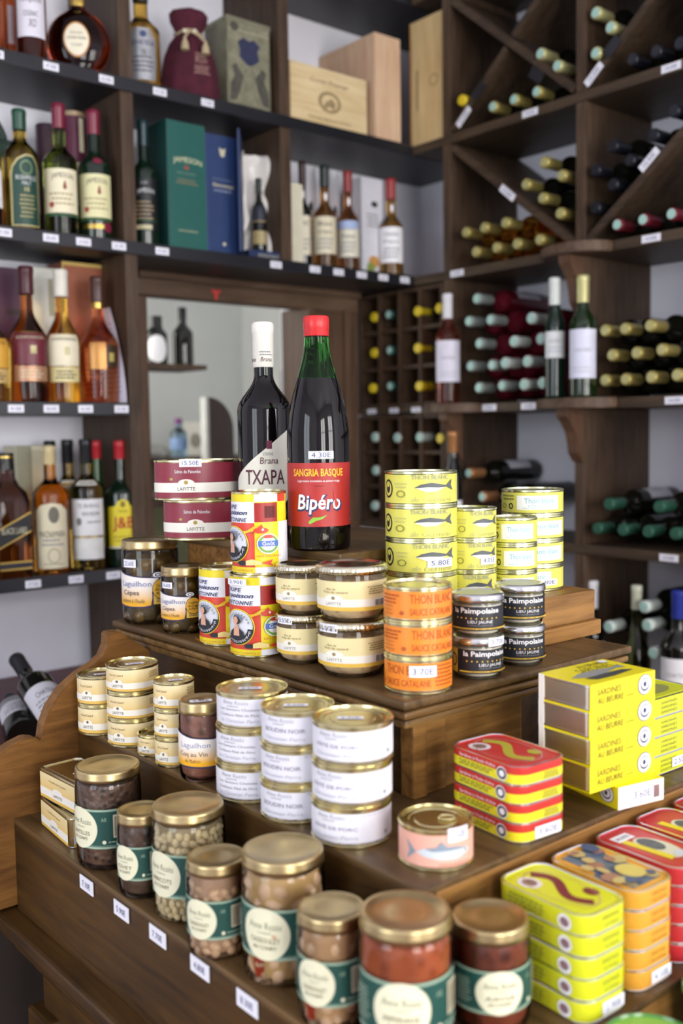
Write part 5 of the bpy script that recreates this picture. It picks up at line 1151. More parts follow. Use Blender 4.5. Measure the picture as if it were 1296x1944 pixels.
# tubes behind
def tube(px0, px1, ptop, z, label, m, lidm, dy, prints=None, turn=0):
    l, R = sh(px0, px1, z, dy); h = rise((px0 + px1) / 2, ptop, l)
    t = thing('gift_tube', label, 'tube', l, facing(l, turn), 'gift tubes behind the bottles')
    lathe('tube_body', [(0, 0), (R, 0), (R, h - .012), (0, h - .012)], m, t, seg=36); lathe('lid', [(R * 1.01, h - .0118), (R * 1.015, h - .001), (R * .98, h), (0, h)], lidm, t, seg=36)
    if prints: P_ = Pc(t, R, h); prints(P_); P_.done()
    return t
tube(137, 184, 218, S2, 'maroon and cream gift tube between the cream-label whiskey bottles', mat('5f2440', .4, vary=.05), mat('b8a080', .4, .4), .1, lambda P_: (P_.rect('label', JCREAM, -1.5, 1.5, .3, .62), P_.text(INK, 'JAMESON', .2, .55, 1.4, .06), P_.rect('label', JCREAM, .5, .95, .7, .95)))
tube(92, 130, 240, S2, 'dark maroon gift tube behind the first cream-label bottle', mat('3a1a2c', .4, vary=.1), mat('3a1a2c', .4), .12)
# green carrier box with a handle
t, lx, h = shelf_box('carrier_box', 'dark green gift carrier box with a rope handle', 'box', -30, 52, 262, S2, .09, mat('16342e', .5, vary=.1), YF + .13)
link('handle', tube_mesh('handle', [(.052 * math.cos(a) - .005, 0, h - .01 + .075 * math.sin(a)) for a in [PI * k / 16 for k in range(17)]], .009, 10), mat('14322c', .5), t)
P_ = Print(t, frame=face_frame(lx, .09, 'front'), sx=lx, sz=h); P_.rect('clasp', mat('23483e', .5), .12, .3, .8, .95); P_.rect('name_plate', mat('2a2430', .5), .3, .48, .52, .6); P_.text(WHITE, 'B', .39, .56, .08, .05); P_.done()
def p_jdk(P_): P_.rect('label', mat('15181a', .4, vary=.1), -1.2, 1.2, .12, .53); P_.text(mat('dcdcdc', .5, vary=0), 'JAMESON', .1, .43, 1.25, .045, curve=.01); P_.text(mat('b0b4b4', .5, vary=0), 'AGED', 0, .495, .5, .02); P_.lines(mat('a08a68', .5, vary=0), -.7, .7, .2, .36, 5); P_.rect('foot_label', mat('c0b890', .4, vary=0), -.7, .5, .13, .165); P_.rect('foot_label', mat('2c6a34', .5, vary=0), -1.1, 1.1, .195, .2)
bo(263, 316, 231, S2, 'dark whiskey bottle with black label and dark teal cap beside green box', DKGREEN, mat('16343a', .35), p_jdk, hs=.58, hn=.70, cap0=.80, rn=.013)
t, lx, h = shelf_box('gift_box', 'tall dark green whiskey gift box', 'box', 333, 404, 232, S2, .095, mat('123f3c', .45, vary=.05), YF + .012)
P_ = Print(t, frame=face_frame(lx, .095, 'front'), sx=lx, sz=h); P_.rect('front_panel', mat('1c5a52', .42, vary=.04), -.48, .5, .01, .99); P_.text(mat('dcd8ae', .5, vary=0), 'JAMESON', .03, .70, .74, .055, curve=.012); P_.ell('emblem', mat('9a4a3c', .5, vary=0), 0, .645, .07, .015); P_.text(mat('8a9a86', .5, vary=0), 'IRISH WHISKEY', 0, .6, .5, .014); P_.lines(mat('8a7a58', .5, vary=0), -.3, .36, .51, .56, 2); P_.text(mat('dcd8ae', .5, vary=0), 'JOHN JAMESON', 0, .15, .5, .016); P_.done()
BLU = mat('263a66', .45, vary=.04); BLU2 = mat('22345c', .45, vary=.04)
t, lx, h = shelf_box('gift_box', 'tall royal blue whisky gift box with gold lettering', 'box', 404, 467, 258, S2, .09, BLU, YF + .012)
P_ = Print(t, frame=face_frame(lx, .09, 'front'), sx=lx, sz=h); PAL = mat('c9c4a8', .5, vary=0); P_.ell('crest', PAL, 0, .865, .08, .02); P_.poly('crest', PAL, [(-.1, .9), (0, .88), (.1, .9), (.06, .83), (0, .82), (-.06, .83)]); P_.text(mat('8e9ab0', .5, vary=0), 'SCOTCH WHISKY', 0, .63, .62, .014); P_.text(PAL, 'Glenmorangie', 0, .578, .62, .04, shear=.2, bold=.015); P_.lines(mat('8e9ab0', .5, vary=0), -.35, .35, .52, .55, 1); P_.ell('crest', PAL, 0, .09, .05, .015); P_.done()
# open presentation case
a_ = at(470, 300, Y=YF + .02).x; b_ = at(536, 300, Y=YF + .02).x; lx = b_ - a_; h = rise(513, 282, Vector(((a_ + b_) / 2, YF + .02, S2)))
t = thing('presentation_case', 'open blue presentation case lined with white satin', 'box', ((a_ + b_) / 2, YF + .075, S2))
box('base_block', -lx / 2, lx / 2, -.055, .05, 0, .026, BLU2, t, .002); box('case_back', -lx / 2, lx / 2, .042, .05, .026, h, BLU2, t)
for s_ in (-1, 1): box('case_side', s_ * lx / 2 - (.004 if s_ > 0 else 0), s_ * lx / 2 + (.004 if s_ < 0 else 0), -.02, .042, .026, h, BLU2, t)
# satin with folds
vs, fs = [], []; NX, NZ = 18, 40
for j in range(NZ + 1):
    for i in range(NX + 1):
        x = (i / NX - .5) * (lx - .01); z = .028 + (h - .03) * j / NZ
        vs.append((x, -.004 - .014 * math.sin(x * 140 + 2.2 * math.sin(z * 30)) * (.4 + .6 * abs(x) / (lx / 2)) + .012 * math.sin(z * 55 + x * 60) * .5 + .03 * (1 - min(1, abs(x) / (lx * .3))), z))
for j in range(NZ):
    for i in range(NX): fs.append((j * (NX + 1) + i, j * (NX + 1) + i + 1, (j + 1) * (NX + 1) + i + 1, (j + 1) * (NX + 1) + i))
o = link('satin_lining', mesh('satin_lining', vs, fs, smooth=True), mat('e9e6e2', .3, vary=.02), t)
o.modifiers.new('thick', 'SOLIDIFY').thickness = .002
door = link('case_door', box_mesh('case_door', 0, .006, -.115, 0, .004, h + .018, .001), BLU2, t); door.location = (-lx / 2, -.05 + .03, 0); door.rotation_euler = (0, 0, math.radians(-38))
P_ = Print(door, frame=((-.0002, -.057, 0), (0, -1, 0), (0, 0, 1), (-1, 0, 0))); P_.text(PAL, 'Gold', 0, h * .55, .05, .012); P_.done()
P_ = Print(t, frame=((0, -.055, 0), (1, 0, 0), (0, 0, 1), (0, -1, 0))); P_.text(PAL, 'SINGLE MALT', .005, .013, lx * .6, .008); P_.done()
bl = Vector(((a_ + b_) / 2 - .002, YF + .052, S2 + .0262)); 
bottle('whisky_bottle', 'dark bottle lying back in white satin inside the open blue case', bl, facing(bl), .021, h * .66, DKGLASS, mat('1c2a28', .4), group=SPG, prints=lambda P_: (P_.rect('label', mat('2a3040', .5), -1, 1, .42, .62), P_.rect('label', mat('9a8a5a', .4), -1, 1, .40, .42), P_.rect('label', mat('b0a070', .4), -1, 1, .1, .28)))
# calvados row in the corner bay
def p_plain(c, tx=('CALVADOS',)):
    def f(P_):
        P_.rect('label', c, -1.25, 1.25, .14, .50)
        for i, s_ in enumerate(tx): P_.text(INK, s_, 0, .43 - .08 * i, 1.3, .04, shear=.1)
        P_.lines(GREY, -.8, .8, .18, .30, 3); P_.ell('neck_seal', WHITE, .25, .70, .32, .04)
    return f
t, lx, h = shelf_box('gift_box', 'narrow cream carton beside the first dark bottle', 'box', 560, 584, 348, S2, .05, mat('d9d4bc', .5), YF + .02)
bo(566, 600, 308, S2, 'dark bottle with brown capsule half hidden by a cream carton', DKGLASS, mat('3a2620', .4), p_plain(CREAM), dy=.07, hs=.52, hn=.66)
bo(602, 646, 316, S2, 'brown bottle with cream label and dark green capsule', tinted('b07a3a'), mat('16241e', .4), p_plain(mat('d9d0b4', .5), ('Bas', 'Armagnac')), hs=.5, hn=.66, dy=.006)
bo(646, 688, 327, S2, 'brown bottle with blue and cream label and red capsule', tinted('b0703a'), mat('8a2a26', .4), lambda P_: (p_plain(mat('dcd8c4', .5), ('Calvados', 'Vieux'))(P_), P_.rect('blue_band', mat('a3b4d8', .5), -1.25, 1.25, .42, .5)), hs=.5, hn=.66, dy=.006)
bo(724, 770, 341, S2, 'light amber bottle with white label and red capsule in the corner', tinted('d09a4a'), mat('9a2c2c', .4), p_plain(WHITE, ('Calvados', 'Pays')), hs=.5, hn=.66, dy=.006)
def p_tube(P_): P_.ell('emblem', mat('2c3a30', .5), .35, .62, .28, .045); P_.lines(GREY, -.6, .8, .3, .5, 4)
WT = mat('dcdce4', .45, vary=.04)
tube(578, 609, 318, S2, 'white gift tube behind the dark capsule bottle', WT, WT, .1, p_tube); tube(626, 652, 326, S2, 'white gift tube between the dark and the red capsule bottles', WT, WT, .11, p_tube)
t, lx, h = shelf_box('gift_box', 'tall white carton with a small green mark in the corner bay', 'box', 693, 732, 338, S2, .07, WT, YF + .075)
P_ = Print(t, frame=face_frame(lx, .07, 'front'), sx=lx, sz=h); P_.ell('emblem', mat('2c3a30', .5), .1, .74, .16, .03); P_.lines(GREY, -.3, .4, .5, .65, 4); P_.ell('fruit_print', mat('c8904a', .5), .05, .16, .25, .06); P_.ell('fruit_print', mat('8a9a4a', .5), -.1, .1, .2, .05); P_.done()
# --- third shelf
def p_glen(c, c2, ink=PAL):
    def f(P_): P_.rect('label', c, -.85, 1.05, .28, .52); P_.rect('label_lower', c2, -.8, 1.05, .16, .272); P_.rect('label_line', GOLD, -.85, 1.05, .515, .52); P_.text(ink, 'GLENMORANGIE', .1, .48, 1.5, .022); P_.rect('emblem', mat('c9bd8a', .4), .1, .4, .36, .42); P_.lines(ink, -.5, .8, .18, .25, 3)
    return f
GSH = dict(hs=.44, hn=.70, rn=.0135, cap0=.80, flare=.06, capr=1.25)
bo(-42, 26, 530, S3, 'amber bottle with an orange label at the end of the row of tall whiskies', HONEY, mat('6a3a20', .4), p_glen(mat('d8a23c', .45), mat('c9a86a', .4), INK), **GSH)
bo(28, 98, 508, S3, 'deep red whisky bottle with maroon label and maroon capsule', tinted('cc7a44'), mat('4a1c24', .35), p_glen(mat('6a2230', .4, vary=.05), mat('b88a6a', .35, .3)), **GSH)
bo(96, 159, 514, S3, 'golden whisky bottle with cream label and white capsule', HONEY, mat('e0dcd0', .4), p_glen(mat('e4dcc0', .45), mat('d6c890', .4), INK), **GSH)
bo(161, 231, 527, S3, 'orange whisky bottle with dark brown capsule next to the paper sheet', COPPER, mat('4a2c26', .35), lambda P_: (P_.rect('label', mat('c08a4a', .35, .4), -.5, .35, .27, .48), P_.rect('label_side', mat('3a2c1c', .4), .35, 1.0, .29, .46), P_.rect('emblem', mat('b0a05a', .4), .5, .8, .33, .4), P_.rect('neck_ring', GOLD, -1.5, 1.5, .755, .80)), **GSH)
t, lx, h = shelf_box('gift_box', 'purple maroon whisky gift box behind the maroon label bottle', 'box', -40, 52, 506, S3, .09, mat('48223a', .45, vary=.05), YF + .14)
P_ = Print(t, frame=face_frame(lx, .09, 'front'), sx=lx, sz=h); P_.rect('name_plate', mat('2c1c1c', .5), .2, .48, .66, .7); P_.done()
t, lx, h = shelf_box('gift_box', 'silver white whisky gift box behind the golden bottle', 'box', 66, 129, 508, S3, .09, mat('c8c8bc', .35, .4, vary=.05), YF + .14)
P_ = Print(t, frame=face_frame(lx, .09, 'front'), sx=lx, sz=h); P_.rect('emblem', mat('a8a48a', .4), .1, .45, .65, .92); P_.done()
t, lx, h = shelf_box('gift_box', 'copper brown whisky gift box with gold top edge', 'box', 131, 212, 500, S3, .09, mat('9a5a40', .42, .25, vary=.08), YF + .13)
P_ = Print(t, frame=face_frame(lx, .09, 'front'), sx=lx, sz=h); P_.rect('gold_edge', mat('c9ab5c', .4), -.5, .5, .975, 1.0); P_.rect('gold_edge', mat('c9ab5c', .4), -.5, -.47, 0, 1); P_.rect('name_plate', mat('3a2420', .5), .2, .48, .62, .68); P_.text(PAL, 'GLENMORANGIE', .34, .65, .24, .02); P_.done()
# leaning sheet of paper
X0 = D1 - .021
t = thing('paper_sheet', 'curved white printed sheet leaning against the upright', 'paper', (X0, YF + .1, S3)); hh = .243; N = 14
def pt(u, v, d=0.0): return (-.004 - .02 * math.sin(PI * u) * (1 - .5 * v) - d, -.098 + .075 * v ** 1.7 + u * (.17 - .06 * v ** 1.7), hh * v * (1 - .03 * u))
vs = [pt(i / 6, j / N) for j in range(N + 1) for i in range(7)]
fs = [(j * 7 + i, j * 7 + i + 1, (j + 1) * 7 + i + 1, (j + 1) * 7 + i) for j in range(N) for i in range(6)]
o = link('sheet', mesh('sheet', vs, fs, smooth=True), mat('d8d2e2', .6, vary=.04), t)
vs2, fs2 = [], []
for r_ in range(15):
    v = .12 + r_ * .05
    for q in range(6):
        u0 = .08 + q * .14; b_ = len(vs2); vs2 += [pt(u0, v, .0008), pt(u0 + .1, v, .0008), pt(u0 + .1, v + .014, .0008), pt(u0, v + .014, .0008)]; fs2.append((b_, b_ + 1, b_ + 2, b_ + 3))
q = link('fine_print', mesh('fine_print', vs2, fs2), mat('a9a2bc', .6, vary=0), o); q['kind'] = 'stuff'
# --- fourth shelf
l, R = sh(-28, 50, S4); h = rise(11, 860, l)
t = thing('whisky_bottle', 'square black-label whisky bottle with a slanted gold-edged label', 'bottle', l, facing(l, 20), SPG)
link('glass', loft_mesh('glass', [[(x, y, z) for x, y in rrect(2 * r, 2 * r, r * .35)] for r, z in ((R * .86, 0), (R * .9, .006), (R * .9, h * .60), (R * .8, h * .68), (R * .5, h * .74), (R * .36, h * .80), (R * .34, h * .9), (R * .34, h * .92))]), tinted('6a3410'), t)
lathe('capsule', [(R * .36, h * .86), (R * .4, h * .865), (R * .4, h * .985), (R * .36, h), (0, h)], mat('17181c', .35), t, seg=24); lathe('gold_band', [(R * .41, h * .96), (R * .41, h * .975)], GOLD, t, seg=24)
for fr_ in ('front', 'right', 'left'):
    P_ = Print(t, frame=face_frame(R * 1.8, R * 1.8, fr_), sx=R * 1.6, sz=h, lift=.0003); P_.poly('label', GOLD, [(-.5, .24), (.5, .37), (.5, .53), (-.5, .40)]); P_.poly('label', mat('15151a', .45), [(-.5, .252), (.5, .382), (.5, .518), (-.5, .388)]); P_.text(PAL, 'BLACK LABEL', 0, .385, .8, .05); P_.rect('foot_label', GOLD, -.5, .5, .07, .14); P_.rect('foot_label', INK, -.5, .5, .085, .125); P_.done()
t, lx, h = shelf_box('gift_box', 'cream and grey whisky carton behind the amber bottle', 'box', 32, 104, 846, S4, .08, mat('c9c4a6', .5, vary=.06), YF + .12)
P_ = Print(t, frame=face_frame(lx, .08, 'front'), sx=lx, sz=h); P_.ell('emblem', mat('8a7a4a', .5), .15, .45, .14, .06); P_.rect('printed_side', mat('8f8d76', .5), -.5, -.1, 0, 1); P_.done()
def p_mac(P_): P_.poly('label', mat('dcd3b4', .5, vary=.03), [(-.9, .05), (1.0, .05), (1.0, .50), (.6, .55), (0, .565), (-.6, .545), (-.9, .5)]); P_.text(INK, 'MACNAMARA', .05, .32, 1.5, .05); P_.ell('emblem', mat('6a665a', .5), .15, .47, .3, .065); P_.lines(GREY, -.6, .7, .22, .29, 2); P_.ring('emblem', mat('b0a888', .5), .1, .15, .35, .06, .2); P_.lines(mat('b0a888', .5), -.6, .7, .07, .1, 1)
bo(61, 127, 848, S4, 'orange amber whisky bottle with arched cream label and pale cap', AMBER, mat('cbb98a', .4), p_mac, hs=.62, hn=.76, rn=.0135, cap0=.86)
def p_tea(P_): P_.rect('label', mat('e6e6e6', .5, vary=.02), -1.0, 1.05, .27, .55); P_.rect('label_lower', mat('e0e0dc', .5), -.95, 1.0, .09, .255); P_.text(mat('5a5a64', .5, vary=0), "TE BHEAG", .05, .5, 1.3, .03); P_.text(mat('5a5a64', .5, vary=0), 'NAN EILEAN', .2, .44, 1.0, .028); P_.ell('emblem', mat('7a8078', .5), -.5, .38, .16, .03); P_.lines(GREY, -.1, .9, .36, .39, 1); P_.rect('gold_line', GOLD, -1, 1.05, .258, .266); P_.rect('neck_label', mat('d8d4c8', .5), -.75, .75, .655, .69); P_.lines(INK, -.5, .6, .66, .685, 1)
bo(131, 196, 835, S4, 'yellowish whisky bottle with two white labels and a black cap', tinted('dcb85a'), mat('17181c', .35), p_tea, hs=.62, hn=.74, rn=.014, cap0=.82)
bo(106, 152, 836, S4, 'whisky bottle with a black cap, second from the shelf edge', tinted('dcb85a'), mat('17181c', .35), lambda P_: P_.rect('neck_label', mat('d8d4c8', .5), -.9, .9, .64, .69), dy=.085, hs=.62, hn=.74, rn=.013, cap0=.82)
bo(80, 112, 838, S4, 'whisky bottle with a black cap hidden behind amber bottle', tinted('8a6414'), mat('17181c', .35), None, dy=.17, hs=.62, hn=.74, rn=.013, cap0=.82)
def p_jb(P_): P_.poly('label', mat('e8d62c', .45, vary=.03), [(-.85, .17), (1.0, .17), (1.0, .48), (.55, .49), (.4, .53), (.1, .545), (-.2, .53), (-.35, .49), (-.85, .48)]); P_.text(mat('b8281c', .45, vary=0), 'J&B', .12, .345, 1.3, .12, bold=.02); P_.text(mat('8a7a1c', .5, vary=0), 'RARE', .1, .45, .5, .02); P_.ell('emblem', mat('8a7a2c', .5), .1, .505, .14, .025); P_.lines(mat('a8901c', .5), -.6, .8, .2, .26, 2); P_.rect('label_line', mat('f0ecd0', .5), -.85, 1.0, .155, .168)
bo(197, 259, 838, S4, 'green whisky bottle with red cap and bright yellow label', DKGREEN, mat('b82630', .35), p_jb, hs=.58, hn=.70, rn=.0135, cap0=.86)
bo(166, 200, 838, S4, 'green whisky bottle with red cap standing behind the yellow-label one', mat('1c4a1c', .06, vary=0, spec=.6), mat('b82630', .35), None, dy=.09, hs=.58, hn=.70, rn=.013, cap0=.86)
# --- bottles lying on the console
def lay(proto_args, loc, rot, label, prints=None, group=None):
    t = bottle(*proto_args[0], prints=prints, **proto_args[1]); t.location = loc; t.rotation_euler = rot; t['label'] = label
    if group: t['group'] = group
    return t
WDK = mat('14140f', .06, vary=0, spec=.6)
pL = lambda P_: (P_.rect('label', mat('d9d8de', .5), -1.3, 1.3, .2, .5), P_.text(INK, 'CHATEAU', 0, .4, 1.2, .05), P_.lines(GREY, -.9, .9, .24, .35, 3))
for lab, tip_, mid_, tipend in (('dark wine bottle leaning on the console with its neck raised towards the wall', (30, 1250), (88, 1336), True), ('dark wine bottle lying on the console with its base outwards', (47, 1398), (18, 1325), False)):
    zc = CZ + .0372
    a_ = at(tip_[0], tip_[1], Z=zc); d_ = at(mid_[0], mid_[1], Z=zc) - a_; d_.z = 0; d_.normalize()
    t = bottle('wine_bottle', lab, (0, 0, 0), 0, .037, .30, WDK, mat('1a1b20', .4), rn=.0145, hs=.62, hn=.76, cap0=.8, group='wine bottles on the console', prints=pL)
    if tipend:          # propped up: its neck is raised off the console
        best = None
        for k in range(60):
            m_ = at(mid_[0], mid_[1], Z=zc + .002 * k); r_ = ray(*tip_).normalized(); oc = CAM - m_; bb = oc.dot(r_); dd = bb * bb - oc.length_squared + .175 ** 2
            if dd < 0: continue
            tp = CAM + r_ * (-bb + math.sqrt(dd)); ax = (tp - m_).normalized(); bs = tp - ax * .302
            if best is None or abs(bs.z - zc - .006) < best[0]: best = (abs(bs.z - zc - .006), bs, ax)
        a_, d_ = best[1], best[2]
    q = d_.to_track_quat('Z', 'Y').to_matrix(); best = None
    for k in range(36):      # roll the bottle so that its label looks up and towards the shop
        m3 = q @ Matrix.Rotation(2 * PI * k / 36, 3, 'Z'); v = m3 @ Vector((0, -1, 0)); s_ = v.z + .6 * v.dot((CAM - a_).normalized())
        if best is None or s_ > best[0]: best = (s_, m3)
    t.location = a_; t.rotation_euler = best[1].to_euler()

# ================================================================== the next room, seen through the hatch
sf = thing('small_wall_shelf', 'small dark wall shelf in the next room', 'shelf', at(330, 695, Y=3.0))
box('shelf_board', -.22, .075, -.09, .09, -.016, 0, DARKW, sf, .002); box('shelf_bracket', -.2, -.18, -.09, .09, -.09, -.016, DARKW, sf)
zs = sf.location.z
l = at(298, 690, Y=2.98); l.z = zs
t = bottle('wine_bottle', 'squat dark bottle with a white label on the small shelf', l, facing(l), .036, .16, WDK, None, rn=.02, hs=.6, hn=.8, prints=lambda P_: P_.ell('label', WHITE, .05, .32, 1.0, .28))
l = at(348, 690, Y=2.98); l.z = zs
bottle('wine_bottle', 'tall dark bottle on the small shelf in the next room', l, facing(l), .035, rise(348, 585, l), WDK, mat('17171a', .4), rn=.013, hs=.55, hn=.75)
ZN = at(340, 868, Y=3.3).z
cb = thing('sideboard', 'dark sideboard in the next room behind the hatch', 'cabinet', (1.75, 3.45, 0)); box('cabinet_body', -.55, .75, -.25, .25, 0, ZN - .03, mat('5c5a3c', .6, vary=.1), cb, .004); box('worktop', -.57, .77, -.27, .27, ZN - .03, ZN, DARKY, cb, .004)
l = at(340, 868, Y=3.4); l.z = ZN
bottle('water_bottle', 'blue tinted water bottle with a purple cap on the sideboard', l, facing(l), .033, rise(340, 795, l), tinted('a9c8e0'), mat('7a3c7a', .5), rn=.013, hs=.6, hn=.78, cap0=.86, prints=lambda P_: P_.rect('label', mat('7f9cc8', .5), -1.4, 1.4, .2, .5))
l = at(372, 868, Y=3.5); l.z = ZN
t = thing('picture_card', 'pale picture card propped on the sideboard', 'card', l, facing(l)); link('card', box_mesh('card', -.045, .045, -.002, .002, 0, .135), mat('d0ccc0', .6), t); P_ = Print(t, frame=face_frame(.09, .004, 'front')); P_.ell('picture', mat('8a8478', .6), 0, .06, .022, .03); P_.done()
l = at(292, 868, Y=3.3); l.z = ZN
t = thing('cloth_bundle', 'grey crumpled cloth bundle on the sideboard', 'cloth', l); lathe('cloth', [(0, 0), (.05, 0), (.06, .015), (.05, .035), (.025, .05), (0, .052)], mat('8d8c86', .8, vary=.2), t, seg=24, wob=lambda a, z: 1 + .12 * math.sin(5 * a) + .05 * math.sin(11 * a))
def rounded_board(label, px0, px1, ptop, Y, m, zb):
    a_, b_ = at(px0, 900, Y=Y), at(px1, 900, Y=Y); w_ = b_.x - a_.x; top = at((px0 + px1) / 2, ptop, Y=Y).z
    pts = [(0, zb), (w_, zb)] + [(w_ * math.cos(PI / 2 * k / 8), top - w_ * 1.1 + w_ * 1.1 * math.sin(PI / 2 * k / 8)) for k in range(9)]
    t = thing('rounded_board', label, 'board', (a_.x, Y, zb)); link('board', prism_mesh('board', [(x, z - zb) for x, z in pts], 0, .03, 'xz', .003), m, t); box('board_edge', -.012, 0, -.002, .032, 0, top - zb, mat('b9b9b4', .4, .3), t)
rounded_board('dark board with a rounded shoulder standing by the hatch', 399, 446, 754, 2.75, mat('3a302e', .45, vary=.15), ZN)
rounded_board('brown board with a rounded shoulder behind the black liqueur bottle', 540, 590, 704, 2.70, wood('5a3a28', '7a5238', 1, .5, axis=2), ZN - .1)
lg = thing('hatch_ledge', 'dark ledge just behind the hatch carrying the boards', 'shelf', (1.75, 2.79, ZN - .1)); box('ledge_board', -.4, .5, -.165, .165, -.03, 0, DARKY, lg, .003); 
box('ledge_block', -.1, .06, -.06, .06, 0, .1, DARKY, lg, .002)

# ================================================================== wine in the rack
CAPS = {'gold': mat('b8a860', .35, .5, vary=.05), 'palegold': mat('c9c48a', .35, .4, vary=.05), 'white': mat('cfdad2', .4), 'ivory': mat('cdd0b8', .4), 'yellow': mat('e2c82a', .4), 'black': mat('1b1d26', .3, vary=.05), 'red': mat('6a1c28', .35), 'copper': mat('b07a4a', .35, .4), 'green': mat('2c5a48', .35), 'grey': mat('8f9a94', .4), 'teal': mat('2c4a44', .35)}
GL = {'dark': WDK, 'amber': tinted('d89a3a'), 'rose': mat('5a1420', .06, vary=0, spec=.6), 'green': mat('121c12', .06, vary=0, spec=.6)}
PROTO = {}
def lying(px, py, cap, glass, label, group, X=None, H=.29, R=.0335, tip='white', paper=None):
    key = (cap, glass, H, R, tip, paper)
    p = at(px, py, X=(X or XF - .004))
    for yd in YD:           # keep the body clear of the uprights and off the shelf boards
        g_ = T3 / 2 + R + .001
        if abs(p.y - yd) < g_ and H > .26: p.y = yd + g_ * (1 if p.y > yd else -1)
    for zb in RZ.values():
        if -.01 < p.z - zb < R + .001 and H > .26: p.z = zb + R + .001
    if key not in PROTO:
        t = bottle('wine_bottle', label, (0, 0, 0), 0, R, H, GL[glass], CAPS[cap], rn=.0138, hs=.62, hn=.77, cap0=.80, seg=28, group=group, prints=(lambda P_: (P_.rect('label', mat(paper, .5), .3, 2.84, .16, .5), P_.lines(GREY, .8, 2.4, .25, .4, 3))) if paper else None)
        if tip: lathe('cap_disc', [(0, H + .0022), (.0118, H + .0022), (.0118, H + .0034), (0, H + .0036)], mat('a9cfc4', .4) if tip == 'white' else CAPS[tip], t, seg=20)
        PROTO[key] = t
    else:
        t = copy_tree(PROTO[key]); t['label'] = label; t['group'] = group
    t.location = (p.x + H, p.y, p.z); t.rotation_euler = (0, -PI / 2, 0)
    return t
ORD = ('nearest', 'second from', 'third from', 'fourth from', 'fifth from')
def many(lst, cap, glass, label, group, **k):
    """label has one %s, filled with the bottle's row and its order from the room corner"""
    rows = []
    for px, py in sorted(lst, key=lambda q: q[1] + q[0] * .12):
        y = py + px * .12
        if rows and abs(rows[-1][0] - y) < 17: rows[-1][1].append((px, py))
        else: rows.append([y, [(px, py)]])
    names = {1: ('',), 2: ('top row, ', 'bottom row, '), 3: ('top row, ', 'middle row, ', 'bottom row, '), 4: ('top row, ', 'second row, ', 'third row, ', 'bottom row, '), 5: ('top row, ', 'second row, ', 'third row, ', 'fourth row, ', 'bottom row, ')}
    for r, (_, q) in enumerate(rows):
        nm = names[len(rows)][r] if len(rows) <= 5 else ''
        for n, (px, py) in enumerate(sorted(q)):
            s_ = (nm + ORD[n] + ' the room corner') if len(q) > 1 else nm.strip(', ') or 'alone'
            lying(px, py, cap, glass, label % s_, group, **k)
many([(1026, 102), (1058, 125)], 'palegold', 'dark', 'pale-capsule dark wine bottle in the X bay, %s', 'wine in the right wedge of the X bay')
many([(936, 211), (976, 196), (1019, 184)], 'gold', 'dark', 'gold-capsule bottle at the foot of the X bay, %s', 'wine in the bottom wedge of the X bay')
lying(876, 190, 'yellow', 'dark', 'single bottle with a yellow capsule in the X bay', 'wine in the left wedge of the X bay', tip=None)
many([(1122, 28), (1159, 52), (1122, 104)], 'palegold', 'dark', 'pale-capsule bottle by the upper divider, %s', 'pale-capsule wine beside the upper divider')
many([(1200, 127), (1245, 107), (1290, 92)], 'black', 'dark', 'black-capsule wine bottle on the upper rack shelf, %s', 'black-capsule wine on the upper rack shelf', tip='black')
many([(1033, 308), (1066, 333), (998, 350), (1030, 376), (1063, 405)], 'gold', 'dark', 'gold-capsule dark bottle above the slanting partition, %s', 'gold-capsule wine above the slanting partition', tip='palegold')
many([(884, 441), (919, 432), (959, 423), (903, 478), (942, 470), (981, 463), (1024, 455)], 'gold', 'amber', 'amber wine bottle under the slanting partition, %s', 'amber wine under the slanting partition', tip='palegold')
many([(1163, 277), (1195, 304), (1128, 323), (1163, 350), (1122, 396), (1240, 256), (1279, 210)], 'black', 'dark', 'black-capsule bottle on the partition above the bracket, %s', 'black-capsule wine beside the divider', tip='black')
many([(1172, 430), (1221, 419), (1275, 409)], 'red', 'dark', 'dark red capsule bottle beside the rounded bracket, %s', 'red-capsule wine beside the bracket')
many([(890, 610), (931, 607), (910, 652), (893, 695), (934, 693), (909, 736), (953, 732)], 'grey', 'rose', 'lying rosé bottle with grey capsule, %s', 'grey-capsule rosé pile')
many([(975, 648), (958, 689), (1000, 686), (1008, 604), (994, 730), (1026, 643), (1029, 727)], 'white', 'rose', 'lying rosé bottle with white capsule, %s', 'white-capsule rosé pile')
many([(1148, 627), (1186, 624), (1234, 618), (1162, 674), (1208, 670), (1256, 664), (1148, 722), (1187, 720), (1236, 716), (1285, 712)], 'gold', 'dark', 'gold-capsule bottle piled by the standing bottles, %s', 'gold-capsule wine on the bracket shelf', tip='palegold')
many([(1250, 962), (1133, 1003), (1181, 1006), (1229, 1009), (1281, 1013)], 'green', 'dark', 'dark bottle with green capsule in the low pile, %s', 'green-capsule wine in the low pile', tip='green')
many([(916, 943), (960, 943)], 'copper', 'dark', 'copper-capsule bottle lying beneath another, %s', 'copper-capsule wine on the low rack shelf')
lying(890, 898, 'copper', 'dark', 'dark wine bottle with copper capsule lying on top of two others', 'copper-capsule wine on the low rack shelf', paper='c4c4cc')
lying(1155, 957, 'green', 'dark', 'green-capsule bottle with a pale label on top of the low pile', 'green-capsule wine in the low pile', tip='green', paper='c4c4cc')
